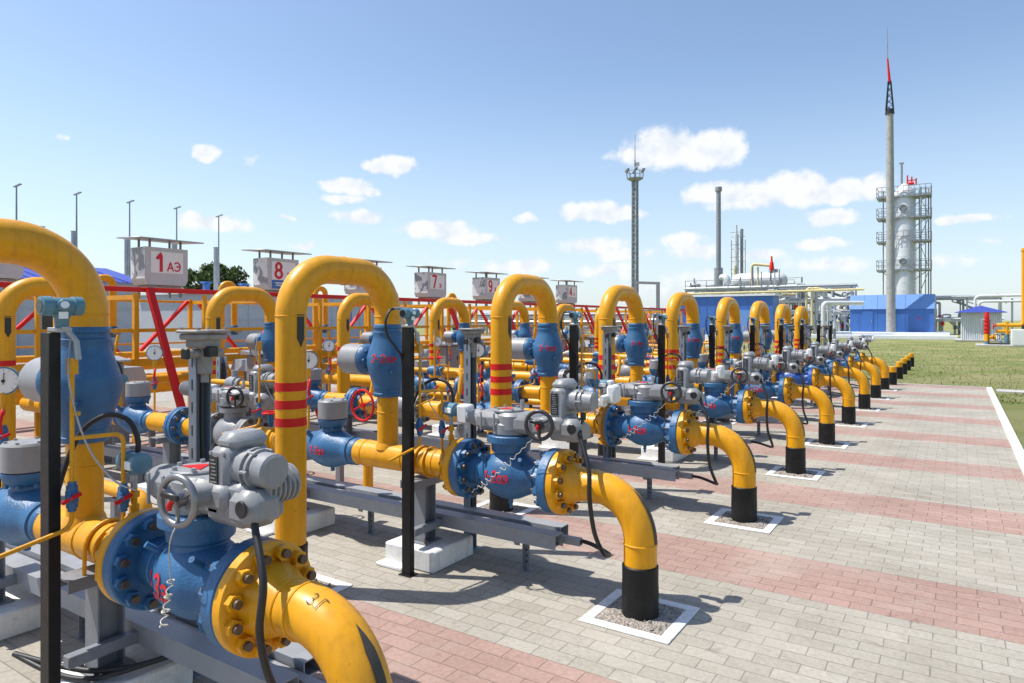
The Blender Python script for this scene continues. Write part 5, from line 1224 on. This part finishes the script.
CLOUDS = [(205,153,17,9,1), (390,165,30,10,1), (345,185,28,8,1), (362,191,16,7,1), (345,200,26,6,.7), (365,218,30,8,.9), (205,222,34,11,.8), (225,226,24,8,.8), (435,229,42,10,1), (465,238,44,7,.8), (303,244,14,5,.8), (668,150,46,22,1), (712,150,36,20,1), (640,158,30,14,.8), (590,211,40,10,1), (618,214,36,8,.9), (525,219,11,5,.8),
          (720,193,44,13,.9), (790,190,50,18,1), (840,192,50,12,.9), (750,203,60,9,.6), (835,217,32,10,.9), (595,246,42,10,.7), (620,254,40,8,.6), (683,242,28,9,.85), (695,252,34,9,.8), (820,243,32,7,.8), (962,219,36,6,.9), (520,266,44,9,.7), (610,270,40,9,.6), (875,181,18,10,.6), (252,158,14,5,.3), (62,137,9,3,.3), (286,219,6,3,.6), (760,256,34,8,.6), (700,283,60,12,.4), (830,265,50,8,.45), (945,262,40,7,.4), (640,290,60,9,.4), (450,262,30,7,.3), (990,240,30,5,.3)]
acc = None
for (px, py, a, c, op) in CLOUDS:
    x_, y_, z_ = (px - 512), 683, (320 - py); dw = V((CY * x_ - SY * y_, SY * x_ + CY * y_, z_)).normalized(); A, E_ = math.atan2(dw.x, dw.y), math.asin(dw.z)
    r2 = x_ * x_ + y_ * y_; wa = a * 683 / r2 * 1.12; we = c / math.sqrt(r2) * 1.15
    n = nt.nodes.new('ShaderNodeVectorMath'); n.operation = 'MULTIPLY_ADD'; nt.links.new(vm.outputs[0], n.inputs[0]); n.inputs[1].default_value = (1 / wa, 1 / we, 0); n.inputs[2].default_value = (-A / wa, -E_ / we, 0)
    ln = nt.nodes.new('ShaderNodeVectorMath'); ln.operation = 'LENGTH'; nt.links.new(n.outputs[0], ln.inputs[0])
    f = mth(nt, 'MULTIPLY_ADD', ln.outputs['Value'], -op, op)
    acc = f if acc is None else mth(nt, 'MAXIMUM', acc, f)
nd = nt.nodes.new('ShaderNodeTexNoise'); nd.inputs['Scale'].default_value = 38; nd.inputs['Detail'].default_value = 6; nd.inputs['Roughness'].default_value = .52; nt.links.new(D, nd.inputs['Vector'])
den = mth(nt, 'ADD', acc, mth(nt, 'MULTIPLY_ADD', nd.outputs['Fac'], .9, -.45))
mr = nt.nodes.new('ShaderNodeMapRange'); mr.interpolation_type = 'SMOOTHSTEP'; mr.inputs['From Min'].default_value = .02; mr.inputs['From Max'].default_value = .44; nt.links.new(den, mr.inputs['Value'])
hazef = nt.nodes.new('ShaderNodeMapRange'); hazef.interpolation_type = 'SMOOTHSTEP'; hazef.inputs['From Min'].default_value = .36; hazef.inputs['From Max'].default_value = -.02; hazef.inputs['To Max'].default_value = .58; nt.links.new(el, hazef.inputs['Value'])
tint = mixc(nt, 1, sky.outputs[0], (1.02, 1.01, 1.0), 'MULTIPLY')
nt.links.new(tint, bg.inputs['Color'])
cbk = nt.nodes.new('ShaderNodeBackground'); cbk.inputs['Strength'].default_value = 1
cc = ramp(nt, nd.outputs['Fac'], [(.34, (.66, .71, .78)), (.56, (.80, .82, .85))]); nt.links.new(cc, cbk.inputs['Color'])
hb = nt.nodes.new('ShaderNodeBackground'); hb.inputs['Color'].default_value = (.60, .71, .82, 1)
m1 = nt.nodes.new('ShaderNodeMixShader'); nt.links.new(hazef.outputs[0], m1.inputs[0]); nt.links.new(bg.outputs[0], m1.inputs[1]); nt.links.new(hb.outputs[0], m1.inputs[2])
m2 = nt.nodes.new('ShaderNodeMixShader'); nt.links.new(mr.outputs[0], m2.inputs[0]); nt.links.new(m1.outputs[0], m2.inputs[1]); nt.links.new(cbk.outputs[0], m2.inputs[2]); nt.links.new(m2.outputs[0], out.inputs[0])
cam = bpy.data.cameras.new('camera'); co = bpy.data.objects.new('camera', cam); COL.objects.link(co); SC.camera = co
cam.sensor_width = 36; cam.lens = 36 * 683 / 1024; cam.shift_y = -21.5 / 1024; cam.clip_end = 5000; cam.clip_start = .05
co.location = (0, 0, EYE); co.rotation_euler = (PI / 2, 0, YAW)
vs_ = SC.view_settings; vs_.view_transform = 'Standard'; vs_.look = 'None'; vs_.gamma = 1; vs_.exposure = .3; vs_.use_curve_mapping = False
SC.cycles.max_bounces = 8
